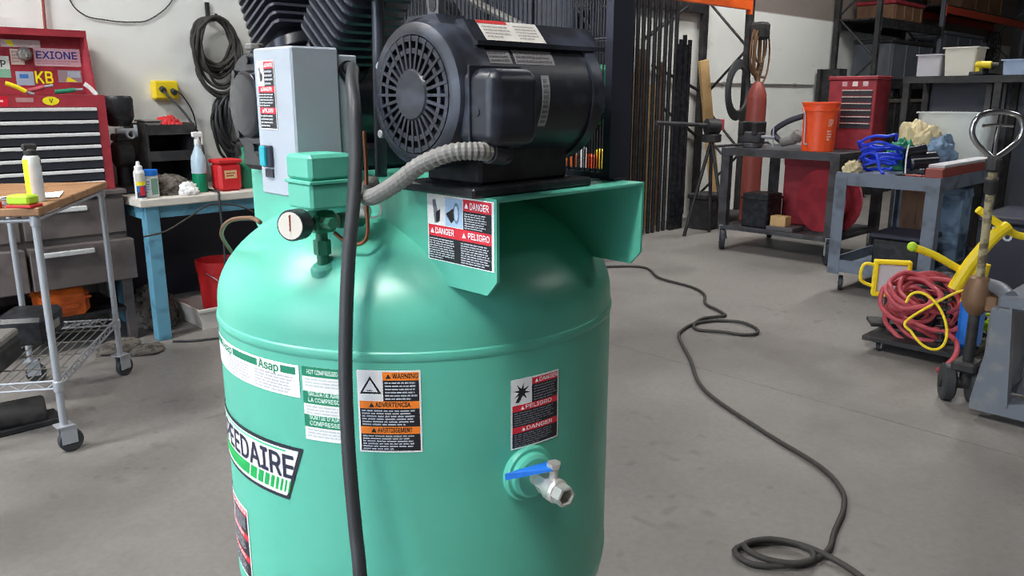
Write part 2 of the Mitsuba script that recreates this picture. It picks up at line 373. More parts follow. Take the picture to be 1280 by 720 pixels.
# ---- motor
MV, MZ, MR = -0.285, 1.551, 0.097
mo = P('motor', J(lathe([(MR - .006, -.17), (MR, -.165), (MR, .045), (MR - .004, .05)], (0, MV, MZ), (1, 0, 0), 56)), 'm_motor', 35, 'black electric motor on the saddle')
Q(mo, 'fan_cover', lathe([(MR + .003, -.158), (MR + .004, -.2), (MR - .002, -.214), (MR - .012, -.219), (MR - .018, -.219), (MR - .02, -.212)], (0, MV, MZ), (1, 0, 0), 56, False), 'm_motor')
Q(mo, 'rear_bell', lathe([(MR + .004, .042), (MR + .005, .062), (MR - .012, .086), (.045, .096), (.02, .10), (.015, .145)], (0, MV, MZ), (1, 0, 0), 48), 'm_motor')
gr = [lathe([(r - .0035, -.2155), (r - .0035, -.2195), (r + .0035, -.2195), (r + .0035, -.2155), (r - .0035, -.2155)], (0, MV, MZ), (1, 0, 0), 44, False) for r in (.058, .074)]
for k in range(28):
    a = 2 * math.pi * k / 28; c, s = math.cos(a), math.sin(a); w = .0021
    q = np.array([[-.2155, 0, 0]]); pts = []
    for r in (.032, .078):
        for e in (-w, w):
            for x in (-.2205, -.2145): pts.append((x, MV + r * c - e * s, MZ + r * s + e * c))
    gr.append(trimesh.convex.convex_hull(np.array(pts)))
Q(mo, 'vent_grille', J(*gr), 'm_motor', False)
Q(mo, 'hub_disc', lathe([(.001, -.2225), (.032, -.2225), (.035, -.219), (.035, -.212)], (0, MV, MZ), (1, 0, 0), 32), 'm_motor')
Q(mo, 'fan', J(lathe([(.001, -.195), (MR - .016, -.195)], (0, MV, MZ), (1, 0, 0), 32, False)), 'm_black')
cap = [(MV - .070, MZ + .064), (MV - .076, MZ + .069), (MV - .050, MZ + .0985), (MV + .046, MZ + .0985), (MV + .076, MZ + .069), (MV + .070, MZ + .06)]
Q(mo, 'top_cap', J(prism(cap, 0, -.17, .085), prism([(MV - .082, MZ + .064), (MV - .082, MZ + .070), (MV + .08, MZ + .070), (MV + .08, MZ + .064)], 0, -.172, .087),
    prism([(MV - .05, MZ + .08), (MV - .03, MZ + .1045), (MV + .03, MZ + .1045), (MV + .05, MZ + .08)], 0, -.2, -.15)), 'm_motor', 30)
def on_cap(s, t, lift):   # the sloping front of the cap
    a, b = np.array([MV - .050, MZ + .0985]), np.array([MV - .076, MZ + .069]); e = (b - a) / np.linalg.norm(b - a)
    y = a[0] + e[0] * t - .0006 * lift * abs(e[1]) - .0004; z = a[1] + e[1] * t + .0006 * lift * abs(e[0]) + .0004
    return np.stack([CU + s, CV + y, z + 0 * s], 1)
d = Decal(on_cap, .05); d.rect(-.150, -.035, .001, .037, (226, 222, 216), 1); d.rect(-.150, -.095, .001, .007, (206, 66, 66), 2)
d.lines(-.145, -.095, .010, .034, 4, (176, 172, 168), 5); d.lines(-.085, -.04, .006, .034, 5, (176, 172, 168), 6); d.build(mo, 'paper_label', 'white paper label on the motor top')
for (a0, a1, g0, g1, nm) in ((-.158, -.114, 25, 37, 'nameplate'), (-.108, -.03, 25, 38, 'nameplate')):
    def on_b(s, t, lift): 
        a = np.radians(180 - t); return np.stack([CU + s, CV + MV + (MR + .0005 * lift) * np.cos(a), MZ + (MR + .0005 * lift) * np.sin(a)], 1)
    d = Decal(on_b, 9)
    for q in range(4): d.rect(a0, a1, g1 - (g1 - g0) * q / 4, g1 - (g1 - g0) * (q + 1) / 4, (128, 126, 128), 1)
    d.lines(a0 + .004, a1 - .004, g0 + 1, g1 - 1, 3, (96, 94, 98), 8); d.build(mo, nm, 'grey metal nameplate')
d = Decal(on_b, 9)
for q in range(10): d.rect(-.066, -.050, 16 - 4.2 * q, 16 - 4.2 * (q + 1), (150, 152, 156), 1)
d.lines(-.0635, -.0525, -24, 14, 9, (116, 118, 124), 9); d.build(mo, 'narrow_label', 'narrow grey label beside the terminal box')
tb = Q(mo, 'terminal_box', RB(-.208, -.123, -.436, -.36, 1.486, 1.584, .018), 'm_motor', 30)
Q(mo, 'terminal_rim', J(B(-.211, -.119, -.394, -.390, 1.482, 1.588, .004), cyl((-.2095, -.405, 1.53), (-.203, -.405, 1.53), .005, 10)), 'm_motor')
Q(mo, 'motor_foot', J(B(-.185, .06, MV - .085, MV + .085, ZP, ZP + .014, .003), B(-.15, .03, MV - .06, MV + .06, ZP + .014, MZ - .06, .004)), 'm_black')
Q(mo, 'lifting_eye', J(prism([(MV - .009, 1.625), (MV + .009, 1.625), (MV + .015, 1.70), (MV + .013, 1.722), (MV - .013, 1.722), (MV - .015, 1.70)], 0, -.180, -.170)), 'm_plate', False, 'flat grey lifting link above the motor')
Q(mo, 'link_slot', J(cyl((-.1812, MV, 1.668), (-.169, MV, 1.668), .007, 12), cyl((-.1812, MV, 1.688), (-.169, MV, 1.688), .007, 12), B(-.1812, -.169, MV - .007, MV + .007, 1.668, 1.688)), 'm_black')
for y, z in ((MV + .088, MZ + .04), (MV + .09, MZ - .055)): Q(mo, 'cover_bolt', cyl((-.212, y, z), (-.16, y, z), .006, 10, .001), 'm_steel')
Q(mo, 'conduit_elbow', J(cyl((-.166, -.405, 1.492), (-.166, -.405, 1.468), .016, 16), cyl((-.160, -.405, 1.476), (-.196, -.412, 1.480), .015, 16)), 'm_motor')
P('conduit', tube([(-.185, -.41, 1.478), (-.215, -.412, 1.482), (-.24, -.39, 1.480), (-.258, -.35, 1.463), (-.262, -.305, 1.438), (-.258, -.25, 1.416), (-.245, -.205, 1.408), (-.225, -.17, 1.412), (-.19, -.14, 1.42)], .0105, 14, 10, ribs=.0016), 'm_hose_grey', False, 'ribbed grey conduit')

# ---- belt guard
GA, GB, GV = .141, .193, -.338
gd = P('belt_guard', J(B(GA, GB, GV, GV + .005, ZP + .001, 2.02), B(GA, GA + .003, GV, GV + .014, ZP + .001, 2.02), B(GB - .003, GB, GV, GV + .014, ZP + .001, 2.02), B(GA - .002, GA + .02, GV - .012, GV + .02, ZP, ZP + .004),
    B(GA, GB, .522, .527, ZP + .03, 2.02), B(GA, GB, GV, .527, 2.017, 2.022), B(GA, GA + .003, GV, .522, ZP + .001, ZP + .012), B(GB - .003, GB, GV, .522, ZP + .001, ZP + .012)), 'm_navy_steel', False, 'dark blue-grey belt guard frame')
for x, nm in ((GA + .0015, 'wire_grille'), (GB - .0015, 'wire_grille')):
    ws = [cyl((x, v, ZP + .01), (x, v, 2.018), .0014, 5) for v in np.arange(GV + .02, .52, .0117)]
    ws += [cyl((x, GV + .004, z), (x, .525, z), .0014, 5) for z in np.arange(1.52, 2.0, .12)]
    k = Q(gd, nm, J(*ws), 'm_fin', True); labels[k] = {'label': 'grey wire grille of the belt guard'}
FZ, FV, FR = 1.60, 0.23, 0.185
Q(gd, 'flywheel', J(lathe([(FR - .02, .150), (FR, .150), (FR, .182), (FR - .02, .182), (FR - .02, .150)], (0, FV, FZ), (1, 0, 0), 56, False), cyl((.148, FV, FZ), (.186, FV, FZ), .045, 24),
   cyl((.162, FV, FZ), (.172, FV, FZ), FR - .018, 48), *[trimesh.convex.convex_hull(np.array([(x, FV + r * math.cos(a) - e * math.sin(a), FZ + r * math.sin(a) + e * math.cos(a)) for r, w in ((.03, .03), (FR - .01, .018)) for e in (-w, w) for x in (.158, .176)])) for a in np.arange(6) * math.pi / 3 + .3]), 'm_black')
Q(gd, 'motor_pulley', lathe([(.02, .146), (.050, .148), (.050, .156), (.044, .166), (.050, .176), (.050, .186), (.02, .188)], (0, MV, MZ), (1, 0, 0), 32), 'm_teal')
Q(gd, 'belt', J(cyl((.170, FV - .05, FZ + FR), (.170, MV + .01, MZ + .052), .008, 8), cyl((.170, FV - .05, FZ - FR + .02), (.170, MV, MZ - .050), .008, 8)), 'm_hose_grey')

# ---- pump: crankcase and two finned cylinders in a V
PV, PZ = 0.195, 1.535
pu = P('pump', J(lathe([(.086, -.205), (.094, -.2), (.1, -.17), (.1, .07), (.09, .09), (.05, .1), (.03, .15)], (0, PV, PZ), (1, 0, 0), 48), B(-.19, .06, PV - .1, PV + .1, ZP, ZP + .05, .01)), 'm_black_gloss', 30, 'glossy black two-cylinder pump')
Q(pu, 'bearing_cover', J(lathe([(.001, -.232), (.05, -.230), (.058, -.224), (.06, -.212), (.088, -.212), (.09, -.206), (.09, -.2)], (0, PV, PZ), (1, 0, 0), 40), *[cyl((-.218, PV + .076 * math.cos(a), PZ + .076 * math.sin(a)), (-.2, PV + .076 * math.cos(a), PZ + .076 * math.sin(a)), .007, 8) for a in np.arange(8) * math.pi / 4]), 'm_black_gloss')
def bank(sg, u0, u1, tilt):
    ax = np.array([0, sg * math.sin(math.radians(tilt)), math.cos(math.radians(tilt))]); o = np.array([(u0 + u1) / 2, PV, PZ]); cr = np.cross(ax, [1, 0, 0]); fins = []
    for k in range(9):
        q = o + ax * (.138 + .0165 * k); hw, hu = .058, (u1 - u0) / 2; pts = []
        for x, y in rrect(2 * hu, 2 * hw, .014, 3):
            for e in (-.0028, .0028): pts.append(q + np.array([x, 0, 0]) + cr * y + ax * e)
        fins.append(trimesh.convex.convex_hull(np.array(pts)))
    Q(pu, 'cylinder', J(cyl(o + ax * .07, o + ax * .30, .045, 28), cyl(o + ax * .095, o + ax * .12, .060, 28, .003)), 'm_black_gloss')
    Q(pu, 'cylinder_fins', J(*fins), 'm_fin', 20)
    h = trimesh.creation.box(extents=(u1 - u0, .12, .05)); R = np.eye(4); R[:3, :3] = np.stack([[1, 0, 0], np.cross(ax, [1, 0, 0]), ax], 1); R[:3, 3] = o + ax * .31
    h.apply_transform(R); Q(pu, 'cylinder_head', h, 'm_black', False)
bank(-1, -.135, -.01, 40); bank(1, -.150, -.03, 27)
Q(pu, 'oil_filler', J(cyl((-.19, PV + .02, PZ + .07), (-.19, PV + .02, PZ + .098), .012, 14, .003), cyl((-.19, PV + .02, PZ + .095), (-.19, PV + .02, PZ + .106), .017, 8, .002)), 'm_hose_grey')
P('discharge_pipe', tube([(-.06, .06, 1.86), (-.075, .0, 1.78), (-.085, -.02, 1.68), (-.088, -.02, 1.55), (-.09, -.02, ZP)], .0105, 14), 'm_pump_tube', True)

# ---- control box on the left of the saddle
cb = P('control_box', J(B(-.281, -.200, -.076, .042, 1.396, 1.622, .003)), 'm_grey_box', 25, 'light grey metal starter box')
Q(cb, 'back_case', B(-.200, -.164, -.072, .038, 1.402, 1.612, .002), 'm_grey_box', 25)
Q(cb, 'knockout_ring', lathe([(.012, 0), (.0155, 0), (.0155, .004), (.012, .004), (.012, 0)], (-.183, -.072, 1.588), (0, -1, 0), 20, False), 'm_black')
Q(cb, 'cover_screw', cyl((-.212, -.09, 1.402), (-.212, -.09, 1.412), .004, 8), 'm_nickel')
bt = Q(cb, 'button_block', J(B(-.288, -.281, -.004, .024, 1.440, 1.474, .003), B(-.284, -.281, -.002, .022, 1.424, 1.437)), 'm_navy_steel')
Q(cb, 'reset_button', B(-.292, -.287, .006, .0235, 1.442, 1.473, .003), 'm_cyan', label='turquoise push button')
d = Decal(lambda s, t, l: np.stack([CU - .2815 - .0004 * l + 0 * s, CV + .030 - s, 1.603 - t], 1), 9)
stack_label(d, .054, .104, RED, ('DANGER', 'DANGER', 'PELIGRO'), pic_hand, n=(4, 5, 4), seed=20); d.build(cb, 'danger_label', 'red, black and white danger label')

# ---- pressure switch, fittings, gauge
sw = P('pressure_switch', J(B(-.314, -.243, -.168, -.100, 1.390, 1.429, .004), B(-.316, -.241, -.170, -.098, 1.427, 1.432, .001)), 'm_green', 25, 'green pressure switch with lid')
Q(sw, 'switch_lid', B(-.314, -.243, -.168, -.100, 1.432, 1.469, .005), 'm_green', 25)
mf = P('manifold', J(cyl((-.278, -.130, 1.395), (-.278, -.130, 1.30), .009, 14), B(-.298, -.258, -.148, -.112, 1.352, 1.384, .006), cyl((-.278, -.13, 1.340), (-.278, -.13, 1.318), .013, 6), cyl((-.25, -.13, 1.366), (-.205, -.13, 1.364), .012, 14, .002),
    cyl((-.285, -.15, 1.37), (-.285, -.175, 1.37), .009, 6)), 'm_green_dark', 30)
Q(mf, 'safety_valve', J(cyl((-.235, -.150, 1.378), (-.225, -.178, 1.384), .010, 12, .002), lathe([(.014, 0), (.014, .003), (.011, .003), (.011, 0), (.014, 0)], (-.222, -.186, 1.386), (-.7, -.7, .1), 16, False)), 'm_nickel')
Q(mf, 'tank_boss', lathe([(.020, 0), (.018, .010), (.013, .014)], (-.278, -.130, 1.290), (-.25, -.12, 1), 24), 'm_green')
GC, GX = np.array([-.322, -.148, 1.371]), np.array([-.87, -.48, .04]) / np.linalg.norm([-.87, -.48, .04])
ga = P('pressure_gauge', J(lathe([(.018, 0), (.0225, .002), (.0225, .024), (.021, .027), (.0195, .027), (.0195, .024)], (-.322, -.148, 1.371), (-.87, -.48, .04), 28), cyl((-.322, -.148, 1.371), (-.298, -.14, 1.370), .006, 10)), 'm_black', 30, 'round gauge with white dial')
Q(ga, 'dial', cyl(GC + GX * .0262, GC + GX * .0268, .0197, 26), 'm_dial')
Q(ga, 'needle', J(cyl(GC + GX * .0272 + np.array([0, 0, -.008]), GC + GX * .0272 + np.array([0, 0, .015]), .0011, 6)), 'm_red_old')
P('copper_tube', tube([(-.225, -.175, 1.50), (-.222, -.172, 1.455), (-.228, -.178, 1.40), (-.236, -.186, 1.345), (-.25, -.165, 1.335), (-.262, -.14, 1.35)], .0032, 8), 'm_copper', True)
P('brass_line', tube([(-.36, -.10, 1.372), (-.345, -.04, 1.37), (-.35, .02, 1.36), (-.33, .10, 1.33), (-.26, .24, 1.28), (-.2, .29, 1.21)], .0035, 8), 'm_bronze', True)

# ---- outlet: bung, nipple, ball valve with blue lever (radial, towards -v)
ang = math.radians(-100.0); rad = np.array([math.cos(ang), math.sin(ang), 0]); tan = np.array([-rad[1], rad[0], 0]); up = np.array([0, 0, 1.0])
def out(r, t=0.0, z=0.0): return rad * r + tan * t + up * (0.966 + z)
ov = P('outlet_flange', J(lathe([(.001, -.01), (.046, -.012), (.046, .006), (.043, .010), (.037, .010), (.036, .019), (.031, .023), (.020, .024)], out(RT - .002), rad, 40)), 'm_green', 30)
bv = P('ball_valve', J(cyl(out(.375), out(.408), .012, 16), lathe([(.015, 0), (.017, .002), (.017, .016), (.019, .020), (.019, .038), (.0165, .044), (.0165, .062), (.013, .063), (.012, .058), (.011, .02)], out(.398), rad, 6), lathe([(.017, .020), (.0195, .024), (.0195, .040), (.017, .044)], out(.398), rad, 20), cyl(out(.428, 0, .017), out(.428, 0, .040), .007, 10), cyl(out(.428, 0, .036), out(.428, 0, .044), .011, 6)), 'm_nickel', 25, 'chrome ball valve')
Q(bv, 'lever', trimesh.convex.convex_hull(np.array([out(r, t, z + dz) for r, t0, tc, z in ((.434, .009, .0, .034), (.41, .009, -.006, .034), (.386, .010, -.040, .014), (.380, .009, -.048, .010)) for t in (tc - t0, tc + t0) for dz in (0, .004 if r > .40 else .011)])), 'm_blue', False, 'blue lever handle')

# ---- power cord from the box, down the front of the tank
P('power_cord', (tube([(-.183, -.058, 1.590), (-.185, -.09, 1.591), (-.222, -.145, 1.572), (-.243, -.180, 1.535), (-.257, -.200, 1.473), (-.275, -.217, 1.408), (-.297, -.232, 1.332), (-.314, -.244, 1.245), (-.328, -.257, 1.157), (-.339, -.274, 1.057), (-.347, -.294, .956), (-.355, -.313, .893), (-.37, -.34, .72), (-.40, -.36, .4), (-.43, -.36, .12), (-.5, -.33, .015), (-.7, -.2, .0115), (-.9, .1, .0115)], .0098, 14, 8)), 'm_rubber', True, 'thick black power cord hanging down the front of the tank')

# ---- printed labels on the tank
def on_tank(th0, z0):
    return lambda s, t, l: np.stack([CU + (RT + .0006 + .0004 * l) * np.cos(math.radians(th0) + s / RT), CV + (RT + .0006 + .0004 * l) * np.sin(math.radians(th0) + s / RT), z0 - t], 1)
deg = lambda a: math.radians(a) * RT
d = Decal(on_tank(217.6, 1.159)); stack_label(d, deg(15.0), .130, ORG, ('WARNING', 'ADVERTENCIA', 'AVERTISSEMENT'), pic_triangle, (176, 182, 192), (6, 6, 6), 30); d.build(AC, 'warning_label', 'orange, black and white warning label')
d = Decal(on_tank(254.8, 1.127)); stack_label(d, deg(15.1), .116, RED, ('DANGER', 'PELIGRO', 'DANGER'), pic_blast, (110, 110, 118), (6, 6, 6), 40); d.build(AC, 'danger_label', 'red and black danger label above the outlet valve')
d = Decal(on_tank(152.0, 0.862)); stack_label(d, deg(24.0), .140, RED, ('DANGER', 'DANGER', 'PELIGRO'), pic_triangle, (150, 152, 160), (6, 6, 6), 50); d.build(AC, 'danger_label', 'red and black danger label below the badge')
d = Decal(lambda s, t, l: np.stack([CU - SW - .0004 - .0004 * l + 0 * s, CV - .243 - s, 1.4105 - t], 1), 9)
W, H = .146, .098
d.rect(0, W, 0, H, WHITE, 1); d.rect(.56 * W, .965 * W, .02 * H, .19 * H, RED, 2); d.rect(.56 * W, .965 * W, .19 * H, .46 * H, INK, 2); d.rect(.02 * W, .965 * W, .46 * H, .63 * H, RED, 2); d.rect(.02 * W, .965 * W, .63 * H, .985 * H, INK, 2)
d.rect(.29 * W, .55 * W, .03 * H, .45 * H, (170, 196, 224), 2)
d.text('DANGER', .66 * W, .155 * H, .095 * H, (250, 240, 240), 3, width=.27 * W); tri_mark(d, .61 * W, .11 * H, .045 * H, (250, 240, 240), 3)
d.text('DANGER', .13 * W, .585 * H, .09 * H, (250, 240, 240), 3, width=.29 * W); tri_mark(d, .08 * W, .55 * H, .045 * H, (250, 240, 240), 3)
d.text('PELIGRO', .63 * W, .585 * H, .09 * H, (250, 240, 240), 3, width=.31 * W); tri_mark(d, .57 * W, .55 * H, .045 * H, (250, 240, 240), 3)
d.lines(.58 * W, .90 * W, .21 * H, .45 * H, 7, LT, 60, 3); d.lines(.03 * W, .44 * W, .65 * H, .97 * H, 9, LT, 61, 3); d.lines(.52 * W, .95 * W, .65 * H, .97 * H, 9, LT, 62, 3)
pic_hand(d, .15 * W, .24 * H, .14 * H)
d.poly([(.30 * W, .27 * H), (.42 * W, .17 * H), (.44 * W, .33 * H), (.38 * W, .40 * H)], INK, 3)
d.poly([(.46 * W + .045 * W * math.cos(a), .24 * H + .16 * H * math.sin(a)) for a in np.arange(14) * .449], (120, 140, 168), 3); d.poly([(.46 * W + .03 * W * math.cos(a), .24 * H + .11 * H * math.sin(a)) for a in np.arange(14) * .449], (186, 206, 230), 4)
d.build(AC, 'danger_label', 'large red, black and white danger label on the saddle')
# white and green notice strip
d = Decal(on_tank(150.0, 1.156)); W, H = deg(52.3), .052
d.rect(0, W, 0, H, WHITE, 1); d.rect(.03 * W, .98 * W, .004, .0155, DGREEN, 2)
for s0, nm in ((.34, 'Asap'), (.74, 'Asap')): d.rect(s0 * W - .004, s0 * W + .050, .003, .019, WHITE, 3); d.text(nm, s0 * W, .0155, .0135, DGREEN, 4, width=.046)
for s0, s1, sd in ((.05, .34, 1), (.38, .66, 2), (.70, .97, 3)): d.lines(s0 * W, s1 * W, .019, .049, 6, (190, 192, 196), 70 + sd, 2)
d.build(AC, 'notice_strip', 'white notice strip with green header')
# green and white notice
d = Decal(on_tank(203.2, 1.157)); W, H = deg(12.6), .118
d.rect(0, W, 0, H, WHITE, 1); k = 0
for t0, t1, tx in ((.0, .13, ('HOT COMPRESSED AIR',)), (.33, .50, ('SALIDA DE AIRE DE', 'LA COMPRESORA')), (.65, .82, ('SORTIE D\'AIR DU', 'COMPRESSEUR'))):
    d.rect(0, W, t0 * H, t1 * H, DGREEN, 2)
    for q, w in enumerate(tx): d.text(w, .12 * W, (t0 + (t1 - t0) * (q + .85) / len(tx)) * H - .002, .0068, (214, 240, 228), 3, width=.8 * W)
    d.lines(.06 * W, .94 * W, t1 * H + .002, (t1 + .145) * H, 3, (196, 204, 204), 80 + k, 2); k += 1
d.build(AC, 'outlet_notice', 'green and white three-part notice')
# the badge
d = Decal(on_tank(148.0, 1.020)); W = deg(54.2); tp = lambda s: .006 * math.sin(0)
def band(s0, s1, t0, t1, rgb, ly, k0=0.0, k1=0.0):   # ends slanted by k
    n = 24; up_ = [(s0 + (s1 - s0) * i / n, t0) for i in range(n + 1)]; dn_ = [(s1 - k1 + (s0 - k0 - s1 + k1) * i / n, t1) for i in range(n + 1)]; d.poly(up_ + dn_, rgb, ly)
band(0, W, 0, .094, (34, 42, 52), 1, 0, .036); band(.0, W - .010, .006, .088, WHITE, 2, 0, .030); band(.0, W - .036, .0085, .0115, (70, 190, 140), 3)
band(0, W - .135, .060, .082, (24, 168, 84), 3, 0, .006); x = W - .131
for w in (.020, .014, .011, .008, .006, .005, .004, .003): band(x, x + w, .060, .082, (24, 168, 84), 3, .006, .006); x += w + .0045
d.text('SPEEDAIRE', deg(8.7), .055, .038, (38, 42, 62), 4, width=deg(42.2))
d.build(AC, 'name_badge', 'white badge with dark lettering and green stripes')
# ================================================================== LEFT: tool chest, cabinet, blue bench, wire cart
def caster(par, x, y, zt, r=.045, w=.03, a=0.0, m='m_rubber'):
    c, s = math.cos(a), math.sin(a)
    k = put(par, 'caster', J(rotz(J(B(-.035, .035, -.035, .035, zt - .006, zt), B(-.02, .045, -w / 2 - .008, -w / 2 - .003, r * .8, zt - .004), B(-.02, .045, w / 2 + .003, w / 2 + .008, r * .8, zt - .004), cyl((.02, -w / 2 - .01, r), (.02, w / 2 + .01, r), .008, 8)), math.degrees(a)).apply_translation([x, y, 0])), 'm_steel', 25, 'steel swivel caster')
    put(k, 'wheel', lathe([(r * .3, -w / 2), (r * .92, -w / 2), (r, -w / 3), (r, w / 3), (r * .92, w / 2), (r * .3, w / 2)], (x + .02 * c, y + .02 * s, r), (-s, c, 0), 24), m)
    return k

# ---- brown cabinet under the red chest
k = thing('tool_cabinet', 'grey-brown steel drawer cabinet under the red tool chest, open below', 'cabinet')
X0, X1, Y0, Y1 = 0.56, 1.735, 5.31, 5.92
put(k, 'carcass', J(B(X0, X1, Y0 + .02, Y1, .43, .955, .004), B(X0 - .01, X1 + .015, Y0 - .02, Y1, .955, .985, .006), *[B(x, x + .05, y, y + .05, 0, .44) for x in (X0, X1 - .05) for y in (Y0 + .02, Y1 - .05)], B(X0, X1, Y1 - .02, Y1, .03, .43)), 'm_cabinet', 25)
put(k, 'bottom_shelf', B(X0 + .05, X1 - .05, Y0 + .03, Y1 - .02, .2, .225), 'm_dark')
for c0, c1 in ((X0 + .01, 1.14), (1.16, X1 - .005)):
    for z0, z1, yo in ((.715, .93, .0), (.42, .675, .05)):
        d_ = put(k, 'drawer', B(c0, c1 + (.02 if yo and c1 > 1.2 else 0), Y0 - .006 - yo, Y0 + .03, z0, z1, .005), 'm_cabinet', 25)
        put(d_, 'handle', J(B(c0 + .06, c0 + .35, Y0 - .03 - yo, Y0 - .006 - yo, z1 - .058, z1 - .028, .006)), 'm_trim', 25, 'bright metal pull')
solo('orange_storage_box', J(B(1.20, 1.47, 5.30, 5.58, .2255, .40, .035), B(1.195, 1.475, 5.295, 5.585, .33, .345, .006), B(1.27, 1.40, 5.292, 5.304, .28, .31, .004)), 'm_orange_box', 'orange box on the dark shelf below the grey-brown cabinet', 'box')
solo('black_machine_part', J(cyl((.75, 5.55, .2255), (.75, 5.55, .34), .13, 24, .02), cyl((.75, 5.55, .34), (.75, 5.55, .40), .05, 16, .01)), 'm_dark', 'dark round machine part on the shelf left of the orange box', 'machine part')

k = thing('tool_chest', 'red tool chest with seven drawers and open stickered lid beside the white wall', 'tool chest')
CX0, CX1, CY0, CY1, CZ0, CZ1 = .60, 1.700, 5.34, 5.88, .9855, 1.555
put(k, 'body', J(B(CX0, CX0 + .05, CY0, CY1, CZ0, CZ1), B(CX1 - .05, CX1, CY0, CY1, CZ0, CZ1), B(CX0 + .05, CX1 - .05, CY0, CY1, CZ0, 1.02), B(CX0 + .05, CX1 - .05, CY0, CY0 + .02, 1.487, CZ1), B(CX0 + .05, CX1 - .05, CY1 - .02, CY1, 1.02, CZ1), B(CX0 + .05, CX1 - .05, CY0 + .02, CY1 - .02, 1.46, 1.48)), 'm_red_chest', False)
zs = [1.487, 1.412, 1.338, 1.265, 1.192, 1.118, 1.045, 1.0]
for i in range(7):
    d_ = put(k, 'drawer', B(CX0 + .052, CX1 - .052, CY0 + .004, CY0 + .35, zs[i + 1] + .004, zs[i] - .003), 'm_drawer', False)
    put(d_, 'drawer_trim', prism([(CY0 + .004, zs[i] - .004), (CY0 - .012, zs[i] - .008), (CY0 - .014, zs[i] - .022), (CY0 + .004, zs[i] - .026)], 0, CX0 + .056, CX1 - .056), 'm_trim', False, 'bright metal drawer edge')
LY = 5.87; lidp = [(5.70, CZ1 + .002), (LY + .02, CZ1 + .002), (LY + .02, 1.955), (5.79, 1.955)]
put(k, 'lid', J(B(CX0, 1.765, LY, LY + .02, CZ1 + .002, 1.955), prism(lidp, 0, 1.755, 1.77), prism(lidp, 0, CX0, CX0 + .015), B(CX0, 1.77, 5.785, LY, 1.935, 1.957, .004), B(CX0, 1.77, 5.778, 5.79, 1.915, 1.957)), 'm_red_chest', False)
def sticker(name, lab, x0, x1, z0, z1, bg, draw, y=LY):
    d = Decal(lambda s, t, l: np.stack([x0 + s, y - .0008 - .0006 * l + 0 * s, z1 - t], 1), 9); d.rect(0, x1 - x0, 0, z1 - z0, bg, 1) if bg else None
    draw(d, x1 - x0, z1 - z0); d.build(k, name, lab)
def s_banner(d, W, H):
    d.text('EXIONE', .05 * W, .58 * H, .40 * H, (52, 62, 150), 2, width=.88 * W); d.lines(.04 * W, .96 * W, .66 * H, .92 * H, 2, (206, 150, 160), 3)
def s_kb(d, W, H): d.text('KB', .02 * W, .95 * H, .85 * H, (238, 226, 30), 2, width=.94 * W)
sticker('sticker', 'pale pink sticker with blue lettering', 1.475, 1.745, 1.735, 1.845, (214, 176, 186), s_banner)
sticker('sticker', 'yellow KB sticker', 1.465, 1.575, 1.625, 1.71, None, s_kb)
sticker('sticker', 'grey and blue sticker with a yellow corner', 1.60, 1.74, 1.635, 1.712, (150, 130, 136), lambda d, W, H: (d.rect(.4 * W, .95 * W, .08 * H, .6 * H, (158, 170, 182), 2), d.poly([(.3 * W, .95 * H), (.8 * W, .95 * H), (.4 * W, .5 * H)], (232, 214, 40), 2)))
sticker('sticker', 'white and yellow sticker', 1.30, 1.52, 1.845, 1.89, (196, 178, 176), lambda d, W, H: d.poly([(.1 * W, .15 * H), (.28 * W, .1 * H), (.34 * W, .9 * H), (.2 * W, .8 * H)], (226, 214, 40), 2))
sticker('sticker', 'pale sticker', 1.345, 1.42, 1.74, 1.835, (208, 190, 178), lambda d, W, H: d.lines(.1 * W, .9 * W, .1 * H, .9 * H, 4, (186, 150, 150), 5))
sticker('sticker', 'green and white sticker', 1.265, 1.335, 1.66, 1.79, (206, 214, 204), lambda d, W, H: (d.rect(0, W, .6 * H, H, (130, 176, 150), 2), d.text('P', .3 * W, .5 * H, .3 * H, (60, 70, 70), 2)))
sticker('sticker', 'blue and grey sticker', 1.36, 1.46, 1.615, 1.70, (160, 168, 184), lambda d, W, H: d.rect(.2 * W, .7 * W, .2 * H, .5 * H, (70, 120, 184), 2))
sticker('sticker', 'yellow oval sticker', 1.355, 1.445, 1.497, 1.547, None, lambda d, W, H: (d.poly([(W / 2 + W * .5 * math.cos(a), H / 2 + H * .5 * math.sin(a)) for a in np.arange(20) * .314], (232, 220, 40), 2), d.text('V', .4 * W, .72 * H, .45 * H, INK, 3)), CY0)
sticker('sticker', 'red and white sticker', 1.06, 1.18, 1.495, 1.55, (206, 30, 50), lambda d, W, H: d.rect(.1 * W, .8 * W, .4 * H, .62 * H, (236, 190, 190), 2), CY0)
sticker('sticker', 'worn grey sticker', 1.22, 1.31, 1.515, 1.54, (176, 130, 132), lambda d, W, H: None, CY0)
solo('chuck_block', J(lathe([(.001, 0), (.036, 0), (.042, .006), (.042, .03), (.03, .04), (.012, .04), (.012, .05)], (1.42, 5.867, 1.805), (0, -1, 0), 8), cyl((1.415, 5.83, 1.83), (1.425, 5.82, 1.785), .008, 10)), 'm_hose_grey', 'eight-sided grey tool clinging to the open red lid', 'tool', smooth=False)
